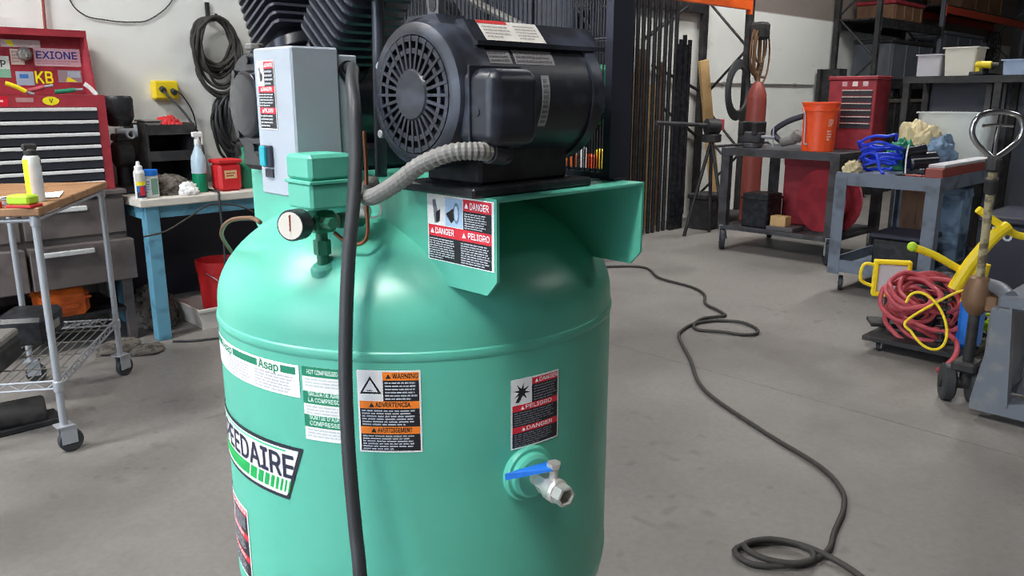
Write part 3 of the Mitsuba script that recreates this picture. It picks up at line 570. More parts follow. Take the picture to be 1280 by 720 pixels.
for i, (x, dx, dz, mm, lb) in enumerate(((1.70, .06, -.07, 'm_white', 'white-handled screwdriver with orange tip leaning in the chest tray'), (1.56, .11, .012, 'm_teal', 'green tool lying in the chest tray'), (1.30, .10, -.05, 'm_yellow', 'yellow-handled tool lying in the chest tray'), (1.40, .12, .03, 'm_rose', 'red rag bundle lying in the chest tray'))):
    kk = thing('hand_tool', lb, 'tool'); z = 1.575 + (.05 if dz < 0 else 0)
    put(kk, 'handle', tube([(x - dx / 2, 5.60 + .03 * i, z), (x, 5.59 + .03 * i, z + dz * .4), (x + dx / 2, 5.58 + .03 * i, z + dz)], .014, 10, 4), mm)
    put(kk, 'tip', cyl((x + dx / 2, 5.58 + .03 * i, z + dz), (x + dx * .9, 5.57 + .03 * i, z + dz * 1.3), .008, 8), 'm_orange' if i == 0 else 'm_steel')

# ---- blue bench
k = thing('workbench', 'pale blue workbench with a worn white top against the wall', 'workbench')
put(k, 'worktop', B(1.765, 3.75, 5.13, 5.93, .875, .925, .006), 'm_bench_top', 25)
put(k, 'apron', J(B(1.80, 3.72, 5.19, 5.215, .795, .875), B(1.80, 1.825, 5.2, 5.88, .795, .875), B(3.69, 3.715, 5.2, 5.88, .795, .875)), 'm_bench_blue', False)
for x in (1.805, 3.63):
    for y in (5.165, 5.80): put(k, 'leg', B(x, x + .085, y, y + .085, 0, .875, .003), 'm_bench_blue', False)
put(k, 'back_panel', B(1.80, 3.72, 5.88, 5.9, .12, .86), 'm_navy_steel', False)
BT = .9255
k = thing('bench_grinder', 'black bench grinder with a drum-shaped guard, left end of the blue bench', 'grinder')
put(k, 'pedestal', J(B(1.79, 1.92, 5.50, 5.72, BT, BT + .05, .01), cyl((1.855, 5.62, BT + .05), (1.855, 5.62, 1.30), .045, 20, r1=.035), B(1.81, 1.905, 5.56, 5.68, 1.26, 1.31, .01)), 'm_dark', 30)
put(k, 'guard_drum', J(lathe([(.06, 1.36), (.088, 1.40), (.095, 1.42), (.095, 1.53), (.085, 1.55), (.02, 1.552)], (1.845, 5.58, 0), (0, 0, 1), 30)), 'm_black', 30)
put(k, 'spindle', J(cyl((1.80, 5.52, 1.33), (1.92, 5.52, 1.33), .018, 14), lathe([(.028, -.01), (.04, -.01), (.04, .01), (.028, .01), (.028, -.01)], (1.915, 5.50, 1.33), (1, -.3, 0), 18, False), lathe([(.02, -.008), (.03, -.008), (.03, .008), (.02, .008), (.02, -.008)], (1.87, 5.47, 1.31), (.3, -1, .2), 18, False)), 'm_steel')
put(k, 'motor_housing', cyl((1.80, 5.6, 1.18), (1.91, 5.6, 1.18), .085, 24, .01), 'm_dark')
k = thing('parts_organizer', 'dark open two-tier bin rack standing on the blue bench under the yellow outlet', 'bin rack')
put(k, 'side_panel', B(1.96, 1.975, 5.45, 5.85, BT, 1.375), 'm_dark', False); put(k, 'side_panel', B(2.27, 2.285, 5.45, 5.85, BT, 1.375), 'm_dark', False)
put(k, 'back', B(1.975, 2.27, 5.84, 5.85, BT, 1.37), 'm_dark', False)
for z in (1.13, 1.30): put(k, 'shelf', J(B(1.975, 2.27, 5.46, 5.84, z, z + .012), B(1.975, 2.27, 5.45, 5.46, z - .0, z + .065)), 'm_dark', False)
solo('clear_parts_box', J(B(1.99, 2.085, 5.50, 5.70, 1.3125, 1.385, .01), B(1.985, 2.09, 5.495, 5.705, 1.385, 1.395, .003)), 'm_hose_grey', 'translucent grey parts box on top of the dark bin rack', 'box')
def heap(name, c, r, mm, lab, cat, seed, sub=4):
    m = trimesh.creation.icosphere(subdivisions=sub); v = m.vertices; n = meshkit.fbm(v * 1.6 + seed * 7, 4, seed); f = np.abs(meshkit.fbm(v * 3.4 + seed * 3, 3, seed + 9) - .5)
    v = v * (0.56 + 0.8 * n + 0.75 * f)[:, None]; v[:, 2] = np.maximum(v[:, 2], -.35) + .35; m.vertices = v * np.array(r) + np.array(c); return solo(name, m, mm, lab, cat, smooth=60)
heap('red_rag', (2.17, 5.60, 1.3185), (.075, .08, .075), 'm_red_plastic', 'crumpled red rag on the dark bin rack', 'rag', 3)
heap('grey_rag', (2.04, 5.34, BT), (.13, .11, .09), 'm_bag', 'crumpled grey-brown rag between the blue-lidded jar and spray bottle', 'rag', 4)
heap('paper_towel', (2.10, 5.20, BT), (.055, .05, .06), 'm_paper', 'crumpled white paper on the edge of the blue bench', 'paper', 5)
k = thing('spray_can', 'white-capped spray can with colourful label on the blue bench', 'spray can')
put(k, 'body', J(lathe([(.030, 0), (.032, .004), (.032, .165), (.027, .178), (.02, .184)], (1.795, 5.18, BT), (0, 0, 1), 24)), 'm_white')
d = Decal(lambda s, t, l: np.stack([1.795 + (.0323 + .0003 * l) * np.cos(-2.6 + s / .032), 5.18 + (.0323 + .0003 * l) * np.sin(-2.6 + s / .032), BT + .16 - t], 1), .006)
d.rect(0, .07, 0, .05, (190, 186, 176), 1); d.rect(0, .07, .05, .075, (230, 210, 40), 1); d.rect(0, .07, .075, .115, (30, 90, 150), 1); d.rect(.02, .05, .08, .135, (206, 50, 60), 2); d.rect(0, .07, .115, .15, (40, 40, 60), 1); d.build(k, 'printed_label')
put(k, 'cap', lathe([(.024, 0), (.024, .02), (.012, .028), (.010, .05), (.001, .052)], (1.795, 5.18, BT + .182), (0, 0, 1), 20), 'm_white')
k = thing('jar', 'clear plastic jar with blue lid next to the white-capped spray can', 'jar')
put(k, 'body', lathe([(.047, 0), (.052, .006), (.052, .13), (.046, .14)], (1.875, 5.24, BT), (0, 0, 1), 28), 'm_clear_plastic')
put(k, 'lid', lathe([(.053, .138), (.054, .142), (.054, .17), (.050, .174), (.001, .174)], (1.875, 5.24, BT), (0, 0, 1), 28), 'm_blue')
d = Decal(lambda s, t, l: np.stack([1.875 + (.0525 + .0003 * l) * np.cos(-2.7 + s / .052), 5.24 + (.0525 + .0003 * l) * np.sin(-2.7 + s / .052), BT + .12 - t], 1), .008); d.rect(.0, .05, .0, .10, (214, 222, 226), 1); d.rect(.05, .10, .0, .10, (120, 158, 140), 1); d.lines(.006, .044, .01, .09, 5, (120, 150, 190), 4); d.build(k, 'printed_label')
k = thing('spray_bottle', 'clear spray bottle half full of green liquid on the blue bench', 'spray bottle')
put(k, 'liquid', lathe([(.044, .003), (.048, .008), (.048, .125), (.001, .125)], (2.225, 5.30, BT), (0, 0, 1), 28), 'm_liquid')
put(k, 'bottle', lathe([(.049, .125), (.049, .20), (.044, .235), (.022, .285), (.016, .30), (.016, .315)], (2.225, 5.30, BT), (0, 0, 1), 28), 'm_bottle')
put(k, 'trigger_head', J(cyl((2.225, 5.30, BT + .31), (2.225, 5.30, BT + .345), .017, 16, .002), B(2.195, 2.265, 5.288, 5.312, BT + .36, BT + .395, .006), B(2.215, 2.235, 5.29, 5.31, BT + .34, BT + .37), B(2.255, 2.265, 5.294, 5.306, BT + .31, BT + .37, .002)), 'm_white', 30)
k = thing('red_canister', 'square red canister with beige label beside the green spray bottle', 'canister')
put(k, 'body', J(B(2.315, 2.475, 5.20, 5.34, BT, BT + .185, .02)), 'm_red_plastic', 30); put(k, 'lid', B(2.310, 2.480, 5.195, 5.345, BT + .185, BT + .212, .008), 'm_red_plastic', 30)
d = Decal(lambda s, t, l: np.stack([2.352 + s, 5.1994 - .0004 * l + 0 * s, BT + .14 - t], 1), 9); d.rect(0, .085, 0, .055, (214, 176, 130), 1); d.lines(.01, .075, .012, .045, 2, (150, 70, 50), 3); d.build(k, 'printed_label')
solo('green_bottle', lathe([(.04, 0), (.045, .008), (.045, .16), (.03, .2), (.014, .23), (.014, .255), (.017, .256), (.017, .28), (.001, .282)], (2.555, 5.32, BT), (0, 0, 1), 24), 'm_teal', 'dark green bottle standing right of the red canister', 'bottle')
k = thing('outlet_box', 'yellow outlet box on the white wall with two plugs', 'outlet')
put(k, 'box', J(B(2.20, 2.375, 5.875, 5.949, 1.525, 1.655, .012), B(2.21, 2.365, 5.868, 5.878, 1.535, 1.645, .004)), 'm_yellow', 25)
for x, z in ((2.25, 1.60), (2.325, 1.585)): put(k, 'plug', J(cyl((x, 5.868, z), (x, 5.83, z - .012), .020, 14, .003)), 'm_rubber')
solo('extension_cable', tube([(2.25, 5.828, 1.585), (2.26, 5.79, 1.55), (2.29, 5.62, 1.44), (2.31, 5.46, 1.30), (2.31, 5.41, 1.20), (2.30, 5.385, 1.05), (2.28, 5.36, .945), (2.285, 5.30, .935), (2.28, 5.17, .935), (2.26, 5.105, .93), (2.25, 5.085, .88), (2.255, 5.085, .6), (2.26, 5.09, .3), (2.28, 5.02, .1), (2.2, 4.94, .012), (2.0, 4.98, .0085), (1.86, 5.08, .0085)], .008, 8), 'm_rubber', 'black cable running from the yellow outlet over the blue bench to the floor', 'cable')
solo('thin_cable', tube([(2.345, 5.83, 1.58), (2.40, 5.87, 1.54), (2.48, 5.92, 1.42), (2.50, 5.92, 1.2), (2.50, 5.9, .99)], .005, 6), 'm_cable', 'thin grey cable hanging from the right plug of the yellow outlet', 'cable')
solo('bench_cable', tube([(1.76, 5.115, .70), (1.9, 5.115, .72), (2.05, 5.115, .79), (2.2, 5.115, .86), (2.4, 5.115, .83), (2.6, 5.115, .72), (2.8, 5.115, .62)], .006, 6), 'm_cable', 'thin cable slung along the front of the blue bench', 'cable')
k = thing('hose_hook', 'small dark hook on the white wall holding the coiled hose', 'hook'); put(k, 'hook', J(B(2.645, 2.675, 5.93, 5.949, 2.07, 2.21, .003), tube([(2.66, 5.935, 2.09), (2.66, 5.84, 2.08), (2.66, 5.80, 2.12)], .010, 8)), 'm_dark', 30)
def wall_coil(name, lab, cx, cz, seed, loops, mm, n=11, rt=.0105):
    q = random.Random(seed); pts = []
    for i in range(n):
        w, h = loops(i, q); 
        for a in np.linspace(0, 2 * math.pi, 16, endpoint=False):
            pts.append((cx + w * math.sin(a) * (1 + .05 * math.sin(2 * a + i)) + q.uniform(-.008, .008), 5.88 - .09 * (i / n) + .02 * math.sin(3 * a + i), cz - h + h * math.cos(a)))
    return solo(name, tube(pts, rt, 8, 4), mm, lab, 'hose')
wall_coil('coiled_hose', 'dark coiled hose hanging from the hook high on the white wall', 2.655, 2.10, 3, lambda i, q: (q.uniform(.115, .185), (q.uniform(.16, .215) if i < 13 else q.uniform(.23, .285))), 'm_cable', 19, .0115)
wall_coil('coiled_cable', 'tangle of dark coiled cable on the wall below the hung hose', 2.745, 1.58, 5, lambda i, q: (q.uniform(.04, .16), q.uniform(.15, .27)), 'm_rubber', 18, .011)
heap('black_tool_bag', (2.80, 5.60, BT), (.17, .16, .26), 'm_dark', 'dark tool bag standing under the coiled cable on the blue bench', 'bag', 9)
solo('wooden_rod', cyl((1.55, 5.92, 1.40), (1.602, 5.93, 2.55), .009, 8), 'm_red_old', 'thin reddish rod leaning on the white wall behind the red chest', 'rod')
solo('wall_wire', tube([(1.72, 5.94, 2.5), (1.74, 5.94, 2.18), (1.82, 5.94, 2.07), (1.95, 5.94, 2.045), (2.1, 5.94, 2.04), (2.25, 5.94, 2.07), (2.42, 5.94, 2.22), (2.5, 5.94, 2.5)], .004, 6), 'm_cable', 'thin dark wire drooping along the white wall', 'wire')
# under the bench
heap('cement_bag', (1.945, 5.60, 0.0), (.13, .17, .20), 'm_bag', 'grey-brown sack lying under the blue bench', 'sack', 12)
k = thing('plastic_tray', 'shallow white plastic tray on the floor under the red bucket', 'tray')
put(k, 'tray', J(prism([(2.10, .14), (2.13, .0), (2.62, .0), (2.65, .14), (2.635, .14), (2.62, .012), (2.14, .012), (2.115, .14)], 1, 5.22, 5.62), B(2.12, 2.63, 5.22, 5.235, .0, .14), B(2.12, 2.63, 5.605, 5.62, .0, .14), B(2.09, 2.66, 5.20, 5.215, .125, .142), B(2.09, 2.66, 5.625, 5.64, .125, .142)), 'm_tray', False)
k = thing('red_bucket', 'red plastic bucket in the white tray under the blue bench', 'bucket')
put(k, 'shell', lathe([(.001, .014), (.125, .014), (.128, .02), (.152, .35), (.158, .352), (.16, .385), (.162, .40), (.162, .43), (.155, .432), (.150, .34), (.122, .03), (.001, .03)], (2.36, 5.42, 0), (0, 0, 1), 36, False), 'm_red_plastic')
put(k, 'wire_handle', tube([(2.22, 5.34, .36), (2.25, 5.25, .33), (2.33, 5.235, .25), (2.42, 5.245, .24), (2.49, 5.33, .36)], .003, 6), 'm_steel')
for x, y, r in ((1.55, 5.15, .05), (1.66, 4.98, .04)): heap('floor_rag', (x, y, 0), (r * 2.6, r * 1.8, r), 'm_bag', 'scrap of dirty rag on the floor ' + ('under the cabinet edge' if r > .045 else 'before the bench leg'), 'rag', int(x * 100), 2)

# ---- wire cart with a wooden top (turned on the floor)
K = np.array([.87, 3.77, 0]); A_ = np.array([.52, .853, 0]); A_ /= np.linalg.norm(A_); B_ = np.array([-A_[1], A_[0], 0]); wa = math.degrees(math.atan2(A_[1], A_[0]))
def cl(m): m.apply_transform(trimesh.transformations.rotation_matrix(math.radians(wa), [0, 0, 1])); m.apply_translation(K); return m
k = thing('wire_cart', 'chrome wire shelf cart with a wooden top in front of the drawer cabinet', 'cart')
LA, LB = 1.02, .46
put(k, 'wood_top', cl(J(B(-.03, LA + .03, -.03, LB + .03, 1.066, 1.10, .004))), 'm_wood', 25)
put(k, 'top_rail', cl(J(*[cyl(a, b, .009, 8) for a, b in (((0, 0, 1.045), (LA, 0, 1.045)), ((0, LB, 1.045), (LA, LB, 1.045)), ((0, 0, 1.045), (0, LB, 1.045)), ((LA, 0, 1.045), (LA, LB, 1.045)))])), 'm_steel')
for x in (0, LA):
    for y in (0, LB):
        put(k, 'post', cl(J(cyl((x, y, .13), (x, y, 1.066), .0155, 16), cyl((x, y, .285), (x, y, .335), .021, 14, .003), cyl((x, y, 1.02), (x, y, 1.066), .020, 14, .003))), 'm_steel')
        q = K + A_ * x + B_ * y; caster(k, q[0], q[1], .13, .052, .03, rng.uniform(-.4, .9))
fr = []
for z in (.30, .335):
    fr += [cyl(a, b, .005, 6) for a, b in (((0, 0, z), (LA, 0, z)), ((0, LB, z), (LA, LB, z)), ((0, 0, z), (0, LB, z)), ((LA, 0, z), (LA, LB, z)))]
for i in range(int(LA / .05)): fr += [cyl((i * .05, y, .30 if i % 2 else .335), ((i + 1) * .05, y, .335 if i % 2 else .30), .003, 5) for y in (0, LB)]
for i in range(int(LB / .05)): fr += [cyl((x, i * .05, .30 if i % 2 else .335), (x, (i + 1) * .05, .335 if i % 2 else .30), .003, 5) for x in (0, LA)]
sh = put(k, 'wire_shelf', cl(J(*fr)), 'm_steel', 30)
put(sh, 'wires', cl(J(*[cyl((0, y, .338), (LA, y, .338), .003, 5) for y in np.arange(.04, LB, .04)], *[cyl((x, 0, .332), (x, LB, .332), .004, 5) for x in (.2, .41, .62, .82)])), 'm_hose_grey')
def on_cart(x, y): return K + A_ * x + B_ * y
c = on_cart(.19, .045) * [1, 1, 0] + [0, 0, 1.1005]
k = thing('spray_can', 'tall white spray can with a yellow stripe on the wooden cart top', 'spray can')
put(k, 'body', lathe([(.032, 0), (.0345, .004), (.0345, .185), (.029, .197), (.022, .201)], c, (0, 0, 1), 24), 'm_white')
d = Decal(lambda s, t, l: np.stack([c[0] + (.0349 + .0003 * l) * np.cos(-3.2 + s / .035), c[1] + (.0349 + .0003 * l) * np.sin(-3.2 + s / .035), 1.1005 + .185 - t], 1), .006); d.rect(0, .034, .0, .155, (238, 222, 36), 1); d.rect(.034, .056, .02, .15, (222, 206, 200), 1); d.rect(.056, .085, .02, .15, (214, 218, 224), 1); d.rect(.09, .10, .0, .03, (60, 60, 66), 2); d.build(k, 'printed_label')
put(k, 'cap', J(lathe([(.024, 0), (.026, .004), (.026, .02), (.018, .028), (.001, .028)], c + [0, 0, .20], (0, 0, 1), 20), B(c[0] - .03, c[0] + .026, c[1] - .014, c[1] + .014, 1.1005 + .222, 1.1005 + .25, .007)), 'm_dark')
c = on_cart(.01, .035) * [1, 1, 0] + [0, 0, 1.1005]
k = thing('tape_roll', 'lime green block with a red underside on the wooden cart top', 'block')
put(k, 'base', B(c[0] - .055, c[0] + .055, c[1] - .04, c[1] + .04, 1.1005, 1.112, .004, -48), 'm_red_plastic', 25); put(k, 'block', B(c[0] - .052, c[0] + .045, c[1] - .037, c[1] + .037, 1.112, 1.152, .008, -48), 'm_lime', 25)
def sheet(name, lab, x, y, w, h, rz, mm='m_paper', z=1.1004, cat='paper'):
    q = on_cart(x, y); n = 8; gx, gy = np.meshgrid(np.linspace(-w / 2, w / 2, n), np.linspace(-h / 2, h / 2, n)); zz = .004 * np.sin(gx * 30 + 1) * np.cos(gy * 25) + .005
    m = trimesh.Trimesh(*(lambda V, F: (V, F))(np.stack([gx.ravel(), gy.ravel(), zz.ravel()], 1), np.array([[i * n + j, i * n + j + 1, (i + 1) * n + j + 1] for i in range(n - 1) for j in range(n - 1)] + [[i * n + j, (i + 1) * n + j + 1, (i + 1) * n + j] for i in range(n - 1) for j in range(n - 1)])), process=False)
    lo = m.copy(); lo.vertices[:, 2] -= .0025; lo.faces = lo.faces[:, ::-1]; m = J(m, lo); rotz(m, wa + rz); m.apply_translation([q[0], q[1], z]); return solo(name, m, mm, lab, cat, smooth=60)
sheet('paper_sheet', 'crumpled white paper sheet right of the spray can on the cart', .42, .09, .26, .15, 12)
sheet('paper_sheet', 'white paper sheet left of the spray can on the cart', .30, .33, .22, .16, -20)
for i, (x, y, w, lb) in enumerate(((.14, .22, .2, 'long steel wrench lying on the cart top behind the green block'), (.05, .21, .14, 'short steel wrench lying on the cart top nearest the frame edge'), (.24, .26, .17, 'slim steel file lying on the cart top before the papers'))):
    kk = thing('wrench' if i < 2 else 'file', lb, 'tool'); q = on_cart(x, y); m = J(B(-w / 2, w / 2, -.008, .008, 0, .008, .002), *([lathe([(.010, 0), (.019, 0), (.019, .012), (.010, .012), (.010, 0)], (s * w / 2, 0, 0), (0, 0, 1), 16, False) for s in (-1, 1)] if i < 2 else [cyl((w / 2, 0, .008), (w / 2 + .08, 0, .01), .010, 10)]))
    rotz(m, wa + 62 + 25 * i); m.apply_translation([q[0], q[1], 1.1005]); put(kk, 'shank', m, 'm_steel', 25)
q = on_cart(-.01, .125) * [1, 1, 0] + [0, 0, 1.1005]; solo('marker_cap', cyl(q, q + [0, 0, .028], .013, 14, .003), 'm_red_plastic', 'small red cap on the cart top at the left of the green block', 'cap')
k = thing('battery_charger', 'dark box with a grey top and handle on the lower wire shelf', 'charger'); q = on_cart(.25, .35)
put(k, 'case', rotz(B(-.12, .14, -.09, .09, 0, .11, .015), wa).apply_translation([q[0], q[1], .3415]), 'm_dark', 25); put(k, 'lid', rotz(B(-.115, .135, -.085, .085, .1105, .145, .012), wa).apply_translation([q[0], q[1], .3415]), 'm_hose_grey', 25)
put(k, 'handle', rotz(tube([(-.08, 0, .143), (-.06, 0, .185), (.07, 0, .185), (.09, 0, .143)], .009, 8), wa).apply_translation([q[0], q[1], .3415]), 'm_dark')
k = thing('power_drill_case', 'black equipment box behind the grey-topped box on the lower wire shelf', 'case'); q = on_cart(.70, .33)
put(k, 'case', rotz(B(-.15, .16, -.12, .12, 0, .14, .02), wa).apply_translation([q[0], q[1], .3415]), 'm_black', 25); put(k, 'clasp', rotz(J(B(-.05, .06, -.128, -.119, .05, .09, .003)), wa).apply_translation([q[0], q[1], .3415]), 'm_hose_grey', 25)
k = thing('floor_pump', 'dark machine part lying on the floor under the wire cart', 'machine part'); q = on_cart(.36, .30)
put(k, 'body', J(cyl((q[0] - .13, q[1], .07), (q[0] + .10, q[1] - .03, .07), .07, 20, .01), B(q[0] - .18, q[0] + .16, q[1] - .09, q[1] + .07, 0, .03, .006)), 'm_dark', 30)

# ================================================================== RIGHT: pallet racks along the wall
def upright(par, x, y0=5.25, y1=5.88, h=3.6, mm='m_dark'):
    put(par, 'upright', J(*[J(B(x - .045, x + .045, y - .035, y + .035, 0, h, .004), B(x - .07, x + .07, y - .06, y + .06, 0, .012)) for y in (y0, y1)]), mm, False)
    put(par, 'bracing', J(*[cyl((x, y0 if i % 2 else y1, .25 + i * .62), (x, y1 if i % 2 else y0, .25 + (i + 1) * .62), .016, 6) for i in range(5)]), mm)
def beam(par, x0, x1, y, z, mm): put(par, 'beam', J(B(x0 + .045, x1 - .045, y - .03, y + .02, z - .06, z + .06, .004), B(x0 + .02, x0 + .05, y - .045, y + .02, z - .11, z + .09), B(x1 - .05, x1 - .02, y - .045, y + .02, z - .11, z + .09)), mm, False)
k = thing('pallet_rack', 'dark pallet rack bay with an orange beam above the steel rods', 'rack')
for x in (6.2, 9.02): upright(k, x)
for y, mm in ((5.25, 'm_orange_rack'), (5.88, 'm_dark')): beam(k, 6.2, 9.02, y, 2.60, mm)
put(k, 'diagonal_brace', J(cyl((7.0, 5.9, 2.0), (9.0, 5.9, 1.05), .02, 8), cyl((7.8, 5.86, 2.2), (8.6, 5.86, 2.6), .024, 8), cyl((8.0, 5.9, 1.9), (9.0, 5.9, 1.62), .02, 8)), 'm_dark')
k = thing('pallet_rack', 'dark pallet rack with a red beam at the far right of the wall', 'rack')
for x, mm in ((12.72, 'm_dark'), (15.35, 'm_grey_panel'), (20.2, 'm_grey_panel')): upright(k, x, mm=mm, h=4.4)
for y in (5.25, 5.88):
    beam(k, 15.35, 20.2, y, 3.0, 'm_red_rack'); beam(k, 12.72, 15.35, y, 1.72, 'm_dark'); beam(k, 12.72, 15.35, y, 2.62, 'm_dark'); beam(k, 15.35, 20.2, y, 1.9, 'm_dark'); beam(k, 12.72, 15.35, y, 3.4, 'm_dark'); beam(k, 15.35, 20.2, y, 3.75, 'm_dark')
for x0, x1, z in ((12.78, 15.28, 1.78), (12.78, 15.28, 2.68), (15.42, 20.1, 3.06), (15.42, 20.1, 1.96), (12.78, 15.28, 3.46), (15.42, 20.1, 3.81)):
    for i in range(4): put(k, 'deck_board', B(x0, x1, 5.24 + i * .17, 5.38 + i * .17, z + .0005, z + .025), 'm_dark', False)
def crate(name, lab, x0, x1, z0, z1, mm, ml, y0=5.27, y1=5.85):
    kk = thing(name, lab, 'crate'); put(kk, 'body', B(x0, x1, y0, y1, z0, z1 - .06, .01), mm, 25); put(kk, 'lid', B(x0 - .02, x1 + .02, y0 - .02, y1 + .02, z1 - .06, z1, .012), ml, 25)
    for x in np.linspace(x0 + .06, x1 - .11, 4 if x1 - x0 > .6 else 2): put(kk, 'rib', B(x, x + .05, y0 - .012, y0 + .004, z0 + .02, z1 - .07), mm, False)
crate('grey_crate', 'long grey crate on the rack shelf below the dark red load', 13.35, 15.15, 1.806, 2.42, 'm_grey_panel', 'm_dark')
crate('red_crate', 'dark red load on the upper rack shelf left of the grey post', 13.3, 14.5, 2.706, 3.0, 'm_brown', 'm_red_chest')
crate('steel_crate', 'blue-grey crate under the red rack beam', 15.6, 17.7, 1.986, 2.66, 'm_grey_panel', 'm_grey_panel')
crate('timber_crate', 'tan load on the top shelf above the red beam', 15.7, 19.6, 3.836, 4.2, 'm_brown', 'm_wood')
crate('timber_crate', 'dark brown load directly above the red beam', 16.2, 18.6, 3.086, 3.5, 'm_brown', 'm_dark')
crate('olive_crate', 'dark olive load on the highest shelf left of the grey post', 12.9, 15.0, 3.486, 4.0, 'm_dark', 'm_bag')
crate('floor_crate', 'grey-green crate on the floor under the far rack', 13.1, 15.0, 0, 1.5, 'm_dark', 'm_bag')
crate('floor_crate', 'dark crate on the floor below the blue-grey crate', 15.7, 19.8, 0, 1.7, 'm_dark', 'm_dark')
k = thing('pedestal_fan', 'dark fan with bent blades on the rack right of the blue-grey crate', 'fan')
put(k, 'cage', J(*[lathe([(r - .008, 0), (r + .008, 0), (r + .008, .016), (r - .008, .016), (r - .008, 0)], (18.9, 5.4, 2.45), (0, -1, 0), 24, False) for r in (.12, .24, .36)]), 'm_dark'); put(k, 'hub', cyl((18.9, 5.4, 2.45), (18.9, 5.6, 2.45), .08, 16, .01), 'm_dark')
put(k, 'stand', J(cyl((18.9, 5.5, 1.986), (18.9, 5.5, 2.4), .03, 10), cyl((18.9, 5.5, 1.986), (18.9, 5.5, 2.0), .2, 20)), 'm_dark')
for i in range(5):
    a = i * 1.2566; put(k, 'blade', trimesh.convex.convex_hull(np.array([(18.9 + r * math.cos(a + o), 5.43 + .03 * o + e, 2.45 + r * math.sin(a + o)) for r, o in ((.08, -.3), (.08, .3), (.33, -.15), (.33, .55)) for e in (0, .008)])), 'm_grey_panel', False)
solo('steel_column', J(B(12.22, 12.48, 5.55, 5.60, 0, 1.95), B(12.22, 12.48, 5.85, 5.90, 0, 1.95), B(12.32, 12.38, 5.60, 5.85, 0, 1.95)), 'm_dark', 'short dark steel I-section standing beside the far rack', 'steel section', smooth=False)
solo('wall_conduit', J(cyl((9.1, 5.93, 1.71), (12.2, 5.93, 1.71), .012, 8), *[B(x, x + .04, 5.915, 5.949, 1.69, 1.73) for x in (9.6, 10.6, 11.6)]), 'm_hose_grey', 'thin grey pipe along the white wall behind the orange bucket', 'pipe')

# ---- steel rods, boards and junk in the rack
for i in range(9):
    x = 7.10 + .098 * i + rng.uniform(-.015, .015)
    solo('steel_rod', cyl((x, 5.50, 0), (x + .02, 5.52, 3.1 + .4 * rng.random()), .022, 10), 'm_black', 'long black steel rod standing upright in the orange-beamed rack', 'rod', 'steel rods standing in the rack')
for i, (x, w, mm) in enumerate(((7.24, .15, 'm_brown'), (7.43, .14, 'm_board'), (7.62, .16, 'm_brown'), (7.82, .14, 'm_board'), (8.0, .14, 'm_brown'))):
    solo('timber_plank', B(x, x + w, 5.80, 5.83, 0, 1.55 + .13 * ((i * 7) % 5), .003), mm, ('brown', 'pale', 'brown', 'pale', 'brown')[i] + ' timber plank standing behind the steel rods', 'plank', 'planks behind the steel rods', smooth=False)
k = thing('sheet_steel', 'dark ribbed sheet steel standing right of the steel rods', 'sheet metal')
put(k, 'sheet', J(*[B(7.86 + .05 * i, 7.902 + .05 * i, 5.43 + .015 * (i % 2), 5.46 + .015 * (i % 2), 0.18, 2.12 + .05 * (i % 3)) for i in range(5)], B(7.86, 8.11, 5.45, 5.47, .0, 2.05)), 'm_black', False)
bd = B(-.095, .095, -.018, .018, 0, 1.98, .004); bd.apply_transform(trimesh.transformations.rotation_matrix(math.radians(-9.2), [0, 1, 0])); bd.apply_transform(trimesh.transformations.rotation_matrix(math.radians(-3.6), [1, 0, 0])); bd.apply_translation([8.93, 5.48, .018])
solo('leaning_board', bd, 'm_board', 'pale wooden board leaning between the black rods and the dark post', 'board', smooth=False)
k = thing('rubber_roll', 'dark rolled rubber mat on the floor at the foot of the pale board', 'roll'); put(k, 'roll', lathe([(.03, 0), (.085, 0), (.095, .01), (.095, .44), (.085, .45), (.03, .45)], (8.56, 5.20, .095), (1, -.28, 0), 24), 'm_dark')
crate('scrap_box', 'dark scrap box on the floor beside the foot of the pale board', 8.16, 8.50, 0, .42, 'm_dark', 'm_dark', 5.12, 5.40)
k = thing('pipe_vise', 'dark pipe vise on tripod legs in front of the pale board', 'vise')
put(k, 'head', J(lathe([(.05, -.09), (.085, -.07), (.085, .07), (.05, .09)], (7.86, 4.95, 1.22), (1, -.6, 0), 20), B(7.78, 7.94, 4.87, 5.03, 1.05, 1.14, .01)), 'm_dark', 30); put(k, 'bar', cyl((6.95, 5.05, 1.28), (7.9, 4.96, 1.23), .022, 10), 'm_cart')
put(k, 'jaw', J(cyl((7.93, 4.88, 1.18), (7.93, 4.88, 1.30), .03, 12, .004)), 'm_rose')
for dx, dy in ((-.22, .15), (.22, .1), (0, -.25)): put(k, 'leg', cyl((7.86, 4.95, 1.08), (7.86 + dx, 4.95 + dy, 0), .02, 8), 'm_dark')
q = random.Random(11)
pts = [(8.74 + .19 * math.sin(a) * (1 + .08 * math.sin(a * .37)), 5.19 - .02 * (a / 31) - .02 * math.sin(a), 1.62 + .34 * math.cos(a) * (1 - .06 * (a // 6.283))) for a in np.linspace(0, 31.4, 90)]
solo('black_hose', tube(pts, .021, 8, 2), 'm_rubber', 'thick black hose coil hanging on the dark rack post', 'hose')
pts = []
for i in range(9):
    w, h = q.uniform(.05, .17), q.uniform(.20, .33)
    for a in np.linspace(0, 2 * math.pi, 14, endpoint=False): pts.append((9.02 + .08 * (i % 3 - 1) * .5 + w * math.sin(a), 5.13 - .06 * i / 9, 2.34 - h + h * math.cos(a)))
solo('cable_bundle', tube(pts, .012, 6, 3), 'm_bronze', 'brownish bundle of cables hanging on the post below the orange beam', 'cable')
k = thing('cable_hanger', 'dark green strap holding the brown cable bundle to the post', 'strap'); put(k, 'strap', J(B(8.93, 9.13, 5.02, 5.20, 2.20, 2.40, .03)), 'm_dark', 25)
k = thing('gas_cylinder', 'tall faded red gas cylinder standing behind the grey cart', 'gas cylinder')
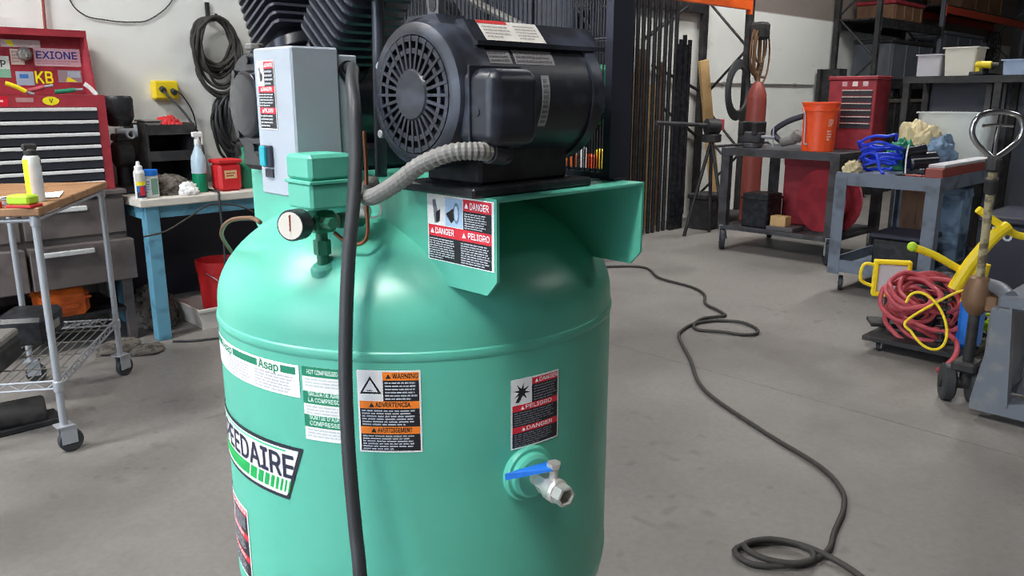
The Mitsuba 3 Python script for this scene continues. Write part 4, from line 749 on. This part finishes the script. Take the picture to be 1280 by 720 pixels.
put(k, 'body', lathe([(.10, .0), (.112, .02), (.112, 1.50), (.105, 1.57), (.08, 1.64), (.05, 1.69), (.035, 1.71)], (8.60, 4.85, 0), (0, 0, 1), 30), 'm_red_old'); put(k, 'valve', J(cyl((8.60, 4.85, 1.71), (8.60, 4.85, 1.80), .022, 12), cyl((8.60, 4.85, 1.76), (8.66, 4.80, 1.76), .015, 10), cyl((8.6, 4.85, 1.80), (8.6, 4.85, 1.83), .035, 12)), 'm_bronze')

# ---- dark cart A with the orange bucket
k = thing('shop_cart', 'dark steel shop cart carrying the orange bucket and red box', 'cart')
ax0, ax1, ay0, ay1 = 7.22, 8.28, 3.20, 4.42
put(k, 'top_tray', J(B(ax0, ax1, ay0, ay1, 1.0, 1.04, .004), B(ax0 - .005, ax0 + .01, ay0, ay1, .97, 1.045)), 'm_cart', False)
put(k, 'lower_shelf', J(B(ax0, ax1, ay0, ay1, .22, .26, .004)), 'm_cart', False)
for x in (ax0, ax1 - .07):
    for y in (ay0, ay1 - .09):
        put(k, 'leg', J(B(x, x + .07, y, y + .09, .258, 1.0)), 'm_cart', False); caster(k, x + .03, y + .045, .26, .112, .05, .6)
put(k, 'push_handle', tube([(ax0, ay1, .98), (ax0, ay1 + .08, 1.05), (ax1, ay1 + .08, 1.05), (ax1, ay1, .98)], .014, 8, smooth=False), 'm_cart')
k = thing('orange_bucket', 'bright orange plastic bucket on the edge of the dark cart', 'bucket')
bc = np.array([7.45, 3.53, 1.0405])
put(k, 'shell', lathe([(.001, .0), (.142, .0), (.146, .006), (.152, .37), (.168, .372), (.168, .40), (.160, .402), (.160, .43), (.170, .432), (.172, .45), (.166, .452), (.160, .45), (.150, .36), (.14, .02), (.001, .02)], bc, (0, 0, 1), 40, False), 'm_orange')
put(k, 'wire_handle', tube([bc + v for v in ((-.12, .12, .405), (-.15, .075, .33), (-.165, .06, .2), (-.168, .055, .08), (-.15, .03, .07))], .006, 8), 'm_blue_pale', label='pale handle hanging down')
d = Decal(lambda s, t, l: np.stack([bc[0] + (.1512 + .0004 * l + .000) * np.cos(math.radians(196) + s / .15), bc[1] + (.1512 + .0004 * l) * np.sin(math.radians(196) + s / .15), bc[2] + .30 - t], 1), .012)
d.lines(.105, .165, .0, .07, 4, (246, 210, 196), 5); d.lines(.10, .15, .10, .20, 4, (244, 200, 184), 6); d.build(k, 'printed_label', 'worn white print')
k = thing('small_tool_chest', 'small red tool chest with six drawers on the dark cart', 'tool chest')
tx0, tx1, ty0, ty1 = 7.86, 8.20, 3.20, 3.66
put(k, 'body', J(B(tx0, tx1, ty0, ty1, 1.0405, 1.70, .008), B(tx0 - .01, tx1, ty0 - .01, ty1 + .01, 1.70, 1.735, .006)), 'm_red_chest', 25)
for i in range(6):
    d_ = put(k, 'drawer', B(tx0 - .008, tx0 + .0, ty0 + .03, ty0 + .32, 1.245 + .062 * i, 1.298 + .062 * i, .002), 'm_drawer', False); put(d_, 'drawer_trim', B(tx0 - .016, tx0 - .008, ty0 + .03, ty0 + .32, 1.288 + .062 * i, 1.297 + .062 * i), 'm_bench_top', False)
for i, (y, c_) in enumerate(((3.30, (214, 190, 200)), (3.40, (226, 214, 214)), (3.50, (206, 160, 168)))):
    d = Decal(lambda s, t, l: np.stack([tx0 - .0005 - .0004 * l + 0 * s, y + .03 - s, 1.685 - t], 1), 9); d.rect(0, .05, 0, .045, c_, 1); d.build(k, 'sticker', 'small pale sticker')
def on_a(z): return z + 1.0405
k = thing('bench_vise', 'dark bench vise at the left end of the dark cart', 'vise')
put(k, 'base', J(cyl((7.46, 4.22, 1.0405), (7.46, 4.22, 1.09), .10, 20, .008), B(7.39, 7.53, 4.12, 4.34, 1.09, 1.20, .012)), 'm_cart', 30); put(k, 'jaw', B(7.36, 7.56, 4.28, 4.34, 1.17, 1.30, .01), 'm_dark', 25); put(k, 'jaw', B(7.36, 7.56, 4.13, 4.19, 1.17, 1.30, .01), 'm_dark', 25)
put(k, 'screw', J(cyl((7.46, 4.13, 1.15), (7.46, 3.98, 1.15), .018, 12), cyl((7.46, 4.0, 1.06), (7.46, 4.0, 1.25), .008, 8)), 'm_steel')
k = thing('angle_grinder', 'silver and dark power tool between the vise and orange bucket', 'power tool')
put(k, 'body', J(cyl((7.50, 3.93, 1.10), (7.50, 3.78, 1.14), .045, 18, .008), cyl((7.50, 3.79, 1.14), (7.50, 3.74, 1.2), .06, 18, .008)), 'm_hose_grey', 30); put(k, 'grip', tube([(7.5, 3.93, 1.11), (7.5, 4.02, 1.2), (7.52, 3.9, 1.3), (7.55, 3.75, 1.36)], .028, 10), 'm_navy_steel')
k = thing('hose_reel', 'red hose reel on the lower shelf of the dark cart', 'reel')
put(k, 'flange', lathe([(.04, -.01), (.30, -.01), (.31, 0), (.30, .012), (.04, .012)], (7.42, 3.44, .575), (1, -.35, 0), 32), 'm_red_chest'); put(k, 'flange', lathe([(.04, -.01), (.30, -.01), (.31, 0), (.30, .012), (.04, .012)], (7.62, 3.37, .575), (1, -.35, 0), 32), 'm_red_chest'); put(k, 'drum', cyl((7.42, 3.44, .575), (7.62, 3.37, .575), .18, 24), 'm_rose')
put(k, 'frame', J(B(7.36, 7.7, 3.30, 3.5, .2605, .28), B(7.50, 7.54, 3.33, 3.46, .28, .58)), 'm_dark', False)
solo('red_panel_box', J(B(7.78, 7.98, 3.55, 4.02, .2605, .93, .01), B(7.775, 7.985, 3.545, 4.025, .86, .94, .006)), 'm_red_chest', 'dark red metal box on the lower shelf behind the hose reel', 'box')
solo('black_case', J(B(7.30, 7.60, 3.92, 4.20, .2605, .60, .012), B(7.29, 7.61, 3.91, 4.21, .54, .565, .004)), 'm_black', 'black case on the lower cart shelf below the vise', 'case')
solo('wood_block', B(7.30, 7.42, 3.72, 3.88, .3005, .40, .004), 'm_board', 'small wooden block on the lower cart shelf', 'block', smooth=False); solo('steel_plate', B(7.26, 7.5, 3.62, 3.90, .2605, .30, .004), 'm_plate', 'grey steel block under the small wooden block', 'steel block', smooth=False)

# ---- blue-grey cart B
k = thing('utility_cart', 'blue-grey steel utility cart heaped with cables beside the pallet jack', 'cart')
bx0, bx1, by0, by1, bz = 6.28, 7.62, 2.03, 2.80, .955
put(k, 'top_tray', J(B(bx0, bx1, by0, by1, bz - .02, bz, .003), B(bx0, bx1, by0, by0 + .012, bz - .09, bz + .01), B(bx0, bx1, by1 - .012, by1, bz - .09, bz + .01), B(bx0, bx0 + .012, by0, by1, bz - .09, bz + .01), B(bx1 - .012, bx1, by0, by1, bz - .09, bz + .01)), 'm_cart_blue', False)
put(k, 'lower_tray', J(B(bx0, bx1, by0, by1, .17, .19, .003), B(bx0, bx1, by0, by0 + .012, .17, .27), B(bx0, bx1, by1 - .012, by1, .17, .27), B(bx0, bx0 + .012, by0, by1, .17, .27), B(bx1 - .012, bx1, by0, by1, .17, .27)), 'm_cart_blue', False)
for x, dx in ((bx0, 1), (bx1, -1)):
    for y, dy in ((by0, 1), (by1, -1)):
        put(k, 'leg', J(B(*sorted((x - .004 * dx, x + .09 * dx)), *sorted((y - .004 * dy, y + .002 * dy)), .15, bz - .01), B(*sorted((x - .004 * dx, x + .002 * dx)), *sorted((y - .004 * dy, y + .09 * dy)), .15, bz - .01)), 'm_cart_blue', False)
        caster(k, x + .08 * dx, y + .08 * dy, .17, .062, .035, .4)
solo('blue_cables', coil((6.60, 2.60, 1.10), .125, 7, .011, (.2, .1, 1), .3, .12, 4, (1, 1.1)), 'm_blue_cable', 'tangle of bright blue cable on the left of the blue-grey cart', 'cable')
solo('blue_cable_tail', tube([(6.52, 2.66, 1.17), (6.42, 2.56, 1.10), (6.36, 2.50, 1.0), (6.34, 2.46, .97)], .011, 8), 'm_blue_cable', 'bright blue cable end trailing to the front edge of the blue-grey cart', 'cable')
heap('green_mesh', (6.98, 2.58, bz), (.16, .11, .17), 'm_teal', 'green tangle of hose and net behind the blue cables', 'hose', 21)
heap('cotton_waste', (6.40, 2.73, bz), (.07, .06, .07), 'm_cream', 'cream bundle of cotton waste at the left corner of the blue-grey cart', 'rag', 22)
k = thing('black_motor', 'black electric tool with a white cord on the middle of the blue-grey cart', 'power tool')
put(k, 'body', J(cyl((6.62, 2.40, bz + .08), (6.80, 2.26, bz + .10), .078, 20, .012), B(6.60, 6.78, 2.25, 2.42, bz, bz + .05, .01), cyl((6.60, 2.42, bz + .16), (6.7, 2.3, bz + .20), .04, 14, .008)), 'm_black_gloss', 30); put(k, 'cord', tube([(6.56, 2.38, 1.18), (6.54, 2.38, 1.10), (6.53, 2.375, 1.02), (6.50, 2.36, .966)], .006, 6), 'm_white')
heap('denim_cloth', (7.12, 2.34, bz), (.20, .13, .20), 'm_denim', 'blue denim cloth heaped on the blue-grey cart', 'cloth', 23)
heap('tan_gloves', (7.42, 2.60, bz), (.17, .15, .27), 'm_cream', 'tan and cream work gloves piled at the back of the blue-grey cart', 'gloves', 24)
k = thing('red_tray', 'low red tray with a grey-pink top on the right of the blue-grey cart', 'tray')
put(k, 'tray', J(B(6.36, 7.55, 2.045, 2.17, bz, bz + .075, .006)), 'm_red_old', 25); put(k, 'top_sheet', B(6.40, 7.54, 2.05, 2.165, bz + .0755, bz + .10, .004), 'm_bin_grey', 25)
k = thing('plastic_tub', 'pale translucent plastic tub with rounded rim behind the denim cloth', 'tub')
def tubm(c, w, h, z0, z1, r=.08, t=.008, flare=1.08):
    rings = []
    for ww, hh, z in ((w, h, z0), (w * flare, h * flare, z1), (w * flare + .03, h * flare + .03, z1), (w * flare + .03, h * flare + .03, z1 + .012), (w * flare - t, h * flare - t, z1 + .012), (w - t, h - t, z0 + t)): rings.append([(c[0] + x, c[1] + y, z) for x, y in rrect(ww, hh, r)])
    n = len(rings[0]); V = np.array(rings).reshape(-1, 3); F = []; i = np.arange(n); j = (i + 1) % n
    for a in range(5): F += [np.stack([a * n + i, a * n + j, a * n + n + j], 1), np.stack([a * n + i, a * n + n + j, a * n + n + i], 1)]
    m0 = len(V); V = np.vstack([V, [c[0], c[1], z0], [c[0], c[1], z0 + t]]); F += [np.stack([j, i, i * 0 + m0], 1), np.stack([5 * n + i, 5 * n + j, i * 0 + m0 + 1], 1)]
    return trimesh.Trimesh(V, np.vstack(F), process=False)
put(k, 'tub', tubm((7.84, 2.46), .26, .56, .95, 1.40), 'm_clear_plastic', 40)
put(k, 'crate_under', B(7.70, 7.96, 2.22, 2.70, .0, .949, .006), 'm_dark', False)
k = thing('storage_bin', 'dark lidded storage bin on the lower tray of the blue-grey cart', 'bin')
put(k, 'bin', B(6.42, 6.80, 2.16, 2.52, .1905, .46, .015), 'm_black', 25); put(k, 'lid', B(6.40, 6.82, 2.14, 2.54, .46, .50, .012), 'm_navy_steel', 25)
solo('cardboard_box', J(B(7.0, 7.25, 2.30, 2.55, .1905, .80, .004), B(6.995, 7.255, 2.42, 2.43, .5, .805)), 'm_brown', 'brown cardboard box on the lower tray of the blue-grey cart', 'box', smooth=False)
solo('blue_box', J(B(7.0, 7.25, 2.08, 2.24, .1905, .84, .01), B(6.995, 7.255, 2.075, 2.245, .75, .78, .003)), 'm_denim', 'dusty blue box right of the cardboard box on the lower tray', 'box', smooth=False)
k = thing('tote_box', 'navy blue tote with white lettering behind the yellow pry bars', 'tote')
put(k, 'body', B(6.75, 7.45, 1.05, 1.86, .0, .62, .02), 'm_navy_steel', 25); put(k, 'lid', B(6.73, 7.47, 1.03, 1.88, .62, .68, .015), 'm_navy_steel', 25)
d = Decal(lambda s, t, l: np.stack([6.7494 - .0005 * l + 0 * s, 1.78 - s, .60 - t], 1), 9); d.text('Bo', .0, .10, .09, (200, 204, 214), 1); d.build(k, 'lettering', 'white lettering')

# ---- tall dark shelf rack
k = thing('shelf_rack', 'tall dark steel shelf rack holding white bins behind the blue-grey cart', 'shelf')
sx0, sx1, sy0, sy1, sz = 8.04, 8.62, 1.35, 3.03, 1.715
for x in (sx0, sx1 - .06):
    for y in (sy0, 2.20, sy1 - .06): put(k, 'post', B(x, x + .06, y, y + .06, 0, sz - .0, .003), 'm_dark', False)
put(k, 'shelf', J(B(sx0 - .01, sx1, sy0, sy1, sz - .005, sz + .012), B(sx0 - .012, sx0, sy0, sy1, sz - .05, sz + .012)), 'm_dark', False)
put(k, 'shelf', B(sx0, sx1, sy0, sy1, .50, .525), 'm_dark', False); put(k, 'back_panel', B(sx1 - .012, sx1, sy0, sy1, .5, sz), 'm_grey_panel', False)
SZ = sz + .0125
k = thing('white_bin', 'square pale grey bin, leftmost on the tall dark shelf', 'bin'); put(k, 'bin', tubm((8.22, 2.85), .20, .21, SZ, SZ + .185, .02, .006, 1.02), 'm_bin_grey', 40)
k = thing('white_bin', 'larger cream bin with flared rim on the tall dark shelf', 'bin'); put(k, 'bin', tubm((8.25, 2.59), .24, .24, SZ, SZ + .24, .02, .006, 1.14), 'm_bin_white', 40)
k = thing('yellow_drill', 'yellow cordless drill lying on the tall dark shelf', 'drill'); put(k, 'body', J(cyl((8.15, 2.46, SZ + .095), (8.15, 2.33, SZ + .09), .032, 14, .006), B(8.13, 8.17, 2.42, 2.46, SZ + .03, SZ + .09, .006)), 'm_yellow', 30); put(k, 'chuck', cyl((8.15, 2.33, SZ + .09), (8.15, 2.27, SZ + .085), .022, 12, .006), 'm_dark'); put(k, 'battery', B(8.11, 8.19, 2.38, 2.50, SZ, SZ + .035, .008), 'm_dark', 25)
k = thing('blue_tubs', 'pale blue plastic tub right of the yellow drill', 'tub'); put(k, 'tub', tubm((8.2, 2.14), .18, .18, SZ, SZ + .12, .03, .006, 1.1), 'm_blue_pale', 40)
k = thing('pink_box', 'pinkish carton at the right end of the tall dark shelf', 'carton'); put(k, 'carton', B(8.12, 8.4, 1.68, 1.99, SZ, SZ + .33, .004), 'm_bin_grey', False); put(k, 'printed_band', B(8.117, 8.12, 1.69, 1.98, SZ + .15, SZ + .33), 'm_rose', False)
for i, (y, lb) in enumerate(((2.42, 'left'), (2.30, 'middle'), (1.95, 'right'))): solo('hanging_strap', B(8.56, 8.575, y, y + .05, 1.30, 1.66, .002), 'm_hose_grey', f'grey strap hanging under the tall dark shelf, {lb} of three', 'strap', 'straps under the tall shelf', smooth=False)

# ================================================================== pallet jack and the load on its left
k = thing('pallet_jack', 'grey pallet jack with a looped chrome handle at the right edge', 'pallet jack')
jx0, jx1, jy = 4.20, 4.74, 1.10      # the forks run towards -Y
for x in (jx0, jx1 - .15):
    put(k, 'fork', J(prism([(x, .055), (x + .15, .055), (x + .15, .105), (x + .13, .115), (x + .02, .115), (x, .105)], 1, -.10, jy), prism([(jy, .05), (jy, .06), (jy - .25, .14), (jy - .25, .05)], 0, x, x + .006), prism([(x, .105), (x + .15, .105), (x + .12, .07), (x + .03, .07)], 1, -.2, -.10)), 'm_jack', False)
    put(k, 'load_wheel', cyl((x + .03, .05, .04), (x + .12, .05, .04), .04, 18, .004), 'm_rubber')
    put(k, 'fork_riser', J(prism([(jy, .10), (jy - .075, .60), (jy - .125, .60), (jy - .165, .10)], 0, x, x + .03), prism([(jy - .150, .10), (jy - .115, .60), (jy - .125, .60), (jy - .165, .10)], 0, x - .012, x + .05)), 'm_jack', False, 'tapered steel riser plate')
put(k, 'head_beam', J(B(jx0 - .01, jx1 + .01, jy - .30, jy - .06, .57, .635, .02), tube([((jx0 + jx1) / 2, jy + .06, .62), ((jx0 + jx1) / 2 - .1, jy - .02, .63), (jx0 + .04, jy - .10, .62)], .035, 12), B(jx0 + .05, jx1 - .05, jy - .12, jy - .02, .12, .56, .01)), 'm_jack', 30)
jc = np.array([(jx0 + jx1) / 2 - .05, jy + .09, 0])
put(k, 'pump_column', J(cyl(jc + [0, 0, .22], jc + [0, 0, .50], .026, 20, .006)), 'm_dark')
put(k, 'pump_body', J(lathe([(.03, .47), (.06, .51), (.07, .55), (.06, .62), (.045, .66), (.03, .67)], jc, (0, 0, 1), 20), B(jc[0] - .05, jc[0] + .05, jc[1] - .05, jy - .02, .50, .58, .01)), 'm_bronze', 30, 'rusty brown pump housing')
for s in (-1, 1): put(k, 'steer_wheel', lathe([(.03, -.03), (.07, -.03), (.085, -.03), (.097, -.02), (.097, .02), (.085, .03), (.07, .03), (.03, .03)], jc + [s * .030, -s * .055 + .02, .097], (.48, -.88, 0), 28), 'm_rubber')
put(k, 'wheel_hub', J(B(jc[0] - .07, jc[0] + .07, jc[1] - .06, jc[1] + .06, .17, .225, .012), cyl(jc + [-.05, .112, .097], jc + [.05, -.072, .097], .03, 16, .004), cyl(jc + [0, 0, .1], jc + [0, 0, .2], .03, 12), tube([jc + [0, -.02, .20], jc + [0, -.1, .17], jc + [.0, -.2, .12]], .03, 10)), 'm_dark')
hd = np.array([jc[0] + .01, jc[1], .64]); ht = np.array([4.215, 1.142, 1.235])
put(k, 'handle_tube', tube([hd, hd + (ht - hd) * .5, ht], .0195, 14), 'm_handle_tape', label='worn tan taped handle tube'); put(k, 'handle_collar', J(cyl(ht - (ht - hd) * .22, ht - (ht - hd) * .1, .03, 14, .004), B(ht[0] - .035, ht[0] + .035, ht[1] - .03, ht[1] + .03, ht[2] - .03, ht[2] + .04, .012)), 'm_dark', 30)
rx = np.array([math.sin(math.radians(YAW)), -math.cos(math.radians(YAW)), 0]); up = np.array([.05, .04, 1.0])
lp = [ht + rx * a + up * b for a, b in ((.0, .03), (-.055, .07), (-.102, .118), (-.116, .17), (-.088, .226), (0, .245), (.088, .226), (.116, .17), (.102, .118), (.055, .07), (.0, .03))]
put(k, 'handle_loop', tube(lp, .0125, 12, 6), 'm_chrome', label='shiny chrome handle loop'); put(k, 'control_lever', J(tube([ht + up * .04, ht + up * .12, ht + up * .19 + rx * .01], .008, 8), tube([ht + rx * -.07 + up * .18, ht + up * .185, ht + rx * .07 + up * .18], .007, 8)), 'm_chrome')
# dolly with hoses, work light, yellow tools
k = thing('wooden_dolly', 'dark low dolly under the red hoses', 'dolly')
put(k, 'deck', B(4.88, 5.60, 1.32, 1.92, .075, .105, .004), 'm_dark', False)
for x in (4.95, 5.52):
    for y in (1.40, 1.84): caster(k, x, y, .075, .034, .022, .3)
for i, (c_, r_, lb) in enumerate((((5.16, 1.64, .285), .19, 'big loose coil of rose red air hose on the low dolly'), ((5.05, 1.72, .33), .13, 'smaller rose red hose coil lying on top of the big coil'))):
    solo('air_hose', coil(c_, r_, 8 - 2 * i, .0145, (-.5, -.4, .9), .22, .16, 30 + i, (1, 1)), 'm_rose', lb, 'hose')
solo('hose_tail', tube([(4.99, 1.50, .20), (4.92, 1.40, .17), (4.80, 1.36, .12), (4.76, 1.40, .05), (4.80, 1.44, .016)], .0145, 8), 'm_rose', 'loose red hose end drooping beside the black pallet jack wheels', 'hose')
pts = [(4.84 + .05 * math.sin(a), 1.55 + .12 * math.cos(a), .28 + .15 * math.sin(a + .6)) for a in np.linspace(0, 5.6, 14)] + [(4.98, 1.48, .42), (5.05, 1.40, .46)]
solo('yellow_hose', tube(pts, .008, 8), 'm_yellow', 'thin yellow hose looped over the red hoses', 'hose')
k = thing('work_light', 'yellow framed work light with a pale lens behind the red hoses', 'work light')
wl = lambda m: rotz(m, -58).apply_translation([5.20, 1.90, .30])
put(k, 'frame', wl(J(B(-.11, -.085, -.03, .03, 0, .235, .008), B(.085, .11, -.03, .03, 0, .235, .008), B(-.11, .11, -.03, .03, .21, .235, .008), B(-.11, .11, -.03, .03, 0, .03, .008))), 'm_yellow', 25); put(k, 'lens', wl(B(-.085, .085, -.012, .02, .03, .21, .004)), 'm_bin_grey', 25)
put(k, 'handle', wl(tube([(-.10, .0, .20), (-.17, .0, .20), (-.18, .0, .10), (-.10, .0, .06)], .011, 8)), 'm_yellow'); put(k, 'stand', wl(J(B(-.10, .10, -.05, .12, -.195, -.17, .005), B(-.02, .02, .0, .03, -.17, .01))), 'm_dark', 25)
k = thing('yellow_pry_bar', 'yellow bar with a round end sticking up left of the pallet jack handle', 'bar')
put(k, 'bar', tube([(5.02, 1.72, .665), (5.10, 1.63, .62), (5.18, 1.54, .555), (5.22, 1.49, .52)], .022, 12), 'm_yellow'); put(k, 'knob', trimesh.creation.icosphere(subdivisions=2, radius=.03).apply_translation([5.01, 1.73, .67]), 'm_lime', 60)
k = thing('yellow_clamp', 'large yellow clamp tool with crossed arms behind the pallet jack handle', 'clamp')
put(k, 'arm', tube([(5.16, 1.52, .42), (5.20, 1.46, .58), (5.28, 1.38, .74), (5.35, 1.33, .80)], .038, 10), 'm_yellow'); put(k, 'arm', tube([(5.24, 1.47, .90), (5.32, 1.38, .82), (5.40, 1.29, .75), (5.46, 1.22, .74)], .022, 10), 'm_yellow'); put(k, 'body', tube([(5.24, 1.46, .22), (5.25, 1.44, .40), (5.26, 1.42, .58)], .055, 10), 'm_yellow')
k = thing('blue_jug', 'blue plastic jug between the hose heap and the riser plate', 'jug'); put(k, 'body', B(5.02, 5.16, 1.325, 1.44, .1055, .40, .025), 'm_blue', 30); put(k, 'cap', cyl((5.09, 1.385, .40), (5.09, 1.385, .435), .026, 16, .003), 'm_dark')
k = thing('black_spring', 'black coil spring shock standing left of the blue jug', 'spring'); put(k, 'coils', tube([(4.99 + .028 * math.cos(a), 1.505 + .028 * math.sin(a), .1155 + .009 * a / 1.2) for a in np.linspace(0, 37, 150)], .007, 6, 1), 'm_rubber', True); put(k, 'rod', cyl((4.99, 1.505, .1055), (4.99, 1.505, .42), .012, 10), 'm_dark')
solo('yellow_rope', coil((5.40, 1.36, .18), .06, 5, .010, (0, 0, 1), .2, .14, 44), 'm_lime', 'bunched yellow-green rope right of the blue jug', 'rope')
heap('tool_pile', (5.47, 1.66, .1055), (.12, .2, .24), 'm_dark', 'dark heap of straps under the yellow bar on the dolly', 'strap heap', 41)

# ---- the cable on the floor
FC = [(4.9, 4.95), (5.4, 4.75), (5.89, 4.39), (5.62, 3.98), (5.55, 3.62), (5.40, 3.39), (5.16, 3.22), (5.05, 3.05), (4.99, 2.95), (4.93, 2.93), (4.78, 3.0), (4.58, 2.94), (4.52, 2.86), (4.58, 2.72), (4.63, 2.60), (4.70, 2.54), (4.82, 2.60), (4.88, 2.75), (4.80, 2.90), (4.62, 2.96), (4.42, 2.93), (4.26, 2.84), (3.95, 2.55), (3.56, 2.20), (3.30, 1.72), (3.13, 1.36), (3.0, 1.2), (2.85, 1.12), (2.66, 1.07), (2.53, 1.03), (2.42, 1.04), (2.32, 1.09), (2.26, 1.17), (2.28, 1.25), (2.37, 1.24), (2.45, 1.16), (2.46, 1.07), (2.40, 1.03), (2.33, 1.08), (2.29, 1.17), (2.33, 1.24), (2.42, 1.19), (2.47, 1.08), (2.47, .95), (2.42, .82), (2.3, .6)]
solo('floor_cable', tube([(x, y, .0115 + .004 * (i % 2) + (.014 if 35 < i < 43 else 0)) for i, (x, y) in enumerate(FC)], .0105, 10, 8), 'm_cable', 'long dark cable snaking across the concrete floor and looping near the tank', 'cable', smooth=True)

# ---- seen through the belt guard
k = thing('storage_locker', 'tall dark steel locker against the wall behind the compressor belt guard', 'locker')
put(k, 'carcass', B(3.79, 6.05, 5.40, 5.93, .08, 2.75, .006), 'm_dark', 25); put(k, 'plinth', B(3.84, 6.0, 5.44, 5.93, 0, .08), 'm_black', False)
for i in range(4):
    d_ = put(k, 'door', B(3.81 + .56 * i, 4.34 + .56 * i, 5.38, 5.40, .12, 2.72, .004), 'm_grey_panel', 25); put(d_, 'handle', cyl((4.28 + .56 * i, 5.365, 1.2), (4.28 + .56 * i, 5.365, 1.4), .01, 8), 'm_steel')
k = thing('tarp_pallet', 'tall dark tarpaulin-covered load inside the orange-beamed rack', 'load'); put(k, 'cover', B(6.32, 6.90, 5.32, 5.85, .14, 2.42, .05), 'm_dark', 30); put(k, 'pallet', J(*[B(6.30, 6.94, 5.31 + .23 * i, 5.42 + .23 * i, 0, .14) for i in range(3)]), 'm_brown', False)
k = thing('side_table', 'low steel side table with small cans behind the compressor', 'table')
put(k, 'top', B(5.2, 6.05, 4.72, 5.05, .86, .89, .004), 'm_cart', 25)
for x in (5.22, 5.99):
    for y in (4.74, 4.99): put(k, 'leg', B(x, x + .04, y, y + .04, 0, .86), 'm_cart', False)
for i, (x, mm, c_) in enumerate(((5.28, 'm_bin_grey', 'grey'), (5.42, 'm_orange_box', 'rust-orange'), (5.56, 'm_white', 'tall white'), (5.70, 'm_orange', 'bright orange'), (5.84, 'm_yellow', 'yellow'), (5.97, 'm_white', 'short white'))):
    solo('paint_can', lathe([(.05, 0), (.055, .005), (.055, .12 + .04 * (i % 3)), (.05, .125 + .04 * (i % 3)), (.02, .14 + .04 * (i % 3)), (.001, .145 + .04 * (i % 3))], (x, 4.86, .8905), (0, 0, 1), 20), mm, c_ + ' can on the side table seen below the motor', 'can')

k = thing('white_cup', 'small white cup at the back of the blue-grey cart beside the tan gloves', 'cup'); put(k, 'cup', lathe([(.001, 0), (.032, 0), (.042, .11), (.038, .11), (.03, .006), (.001, .006)], (7.25, 2.72, bz + .0005), (0, 0, 1), 20, False), 'm_white')
k = thing('pliers', 'dark pliers lying on the front edge of the blue-grey cart', 'tool')
for sg in (-1, 1): put(k, 'handle', tube([(6.34, 2.30, bz + .014), (6.37 + .02 * sg, 2.25, bz + .014), (6.36 + .03 * sg, 2.18, bz + .012)], .008, 8), 'm_red_old')
put(k, 'jaw', trimesh.convex.convex_hull(np.array([(6.34 + x, 2.30 + y, bz + z) for x, y in ((-.014, 0), (.014, 0), (-.004, .07), (.004, .07)) for z in (.004, .022)])), 'm_dark', False)
k = thing('grey_hose_piece', 'short black hose curving behind the blue cables on the blue-grey cart', 'hose'); put(k, 'hose', tube([(6.45, 2.77, bz + .023), (6.6, 2.775, bz + .06), (6.8, 2.775, bz + .15), (7.0, 2.775, bz + .19), (7.15, 2.775, bz + .12), (7.2, 2.775, bz + .023)], .022, 10), 'm_rubber')
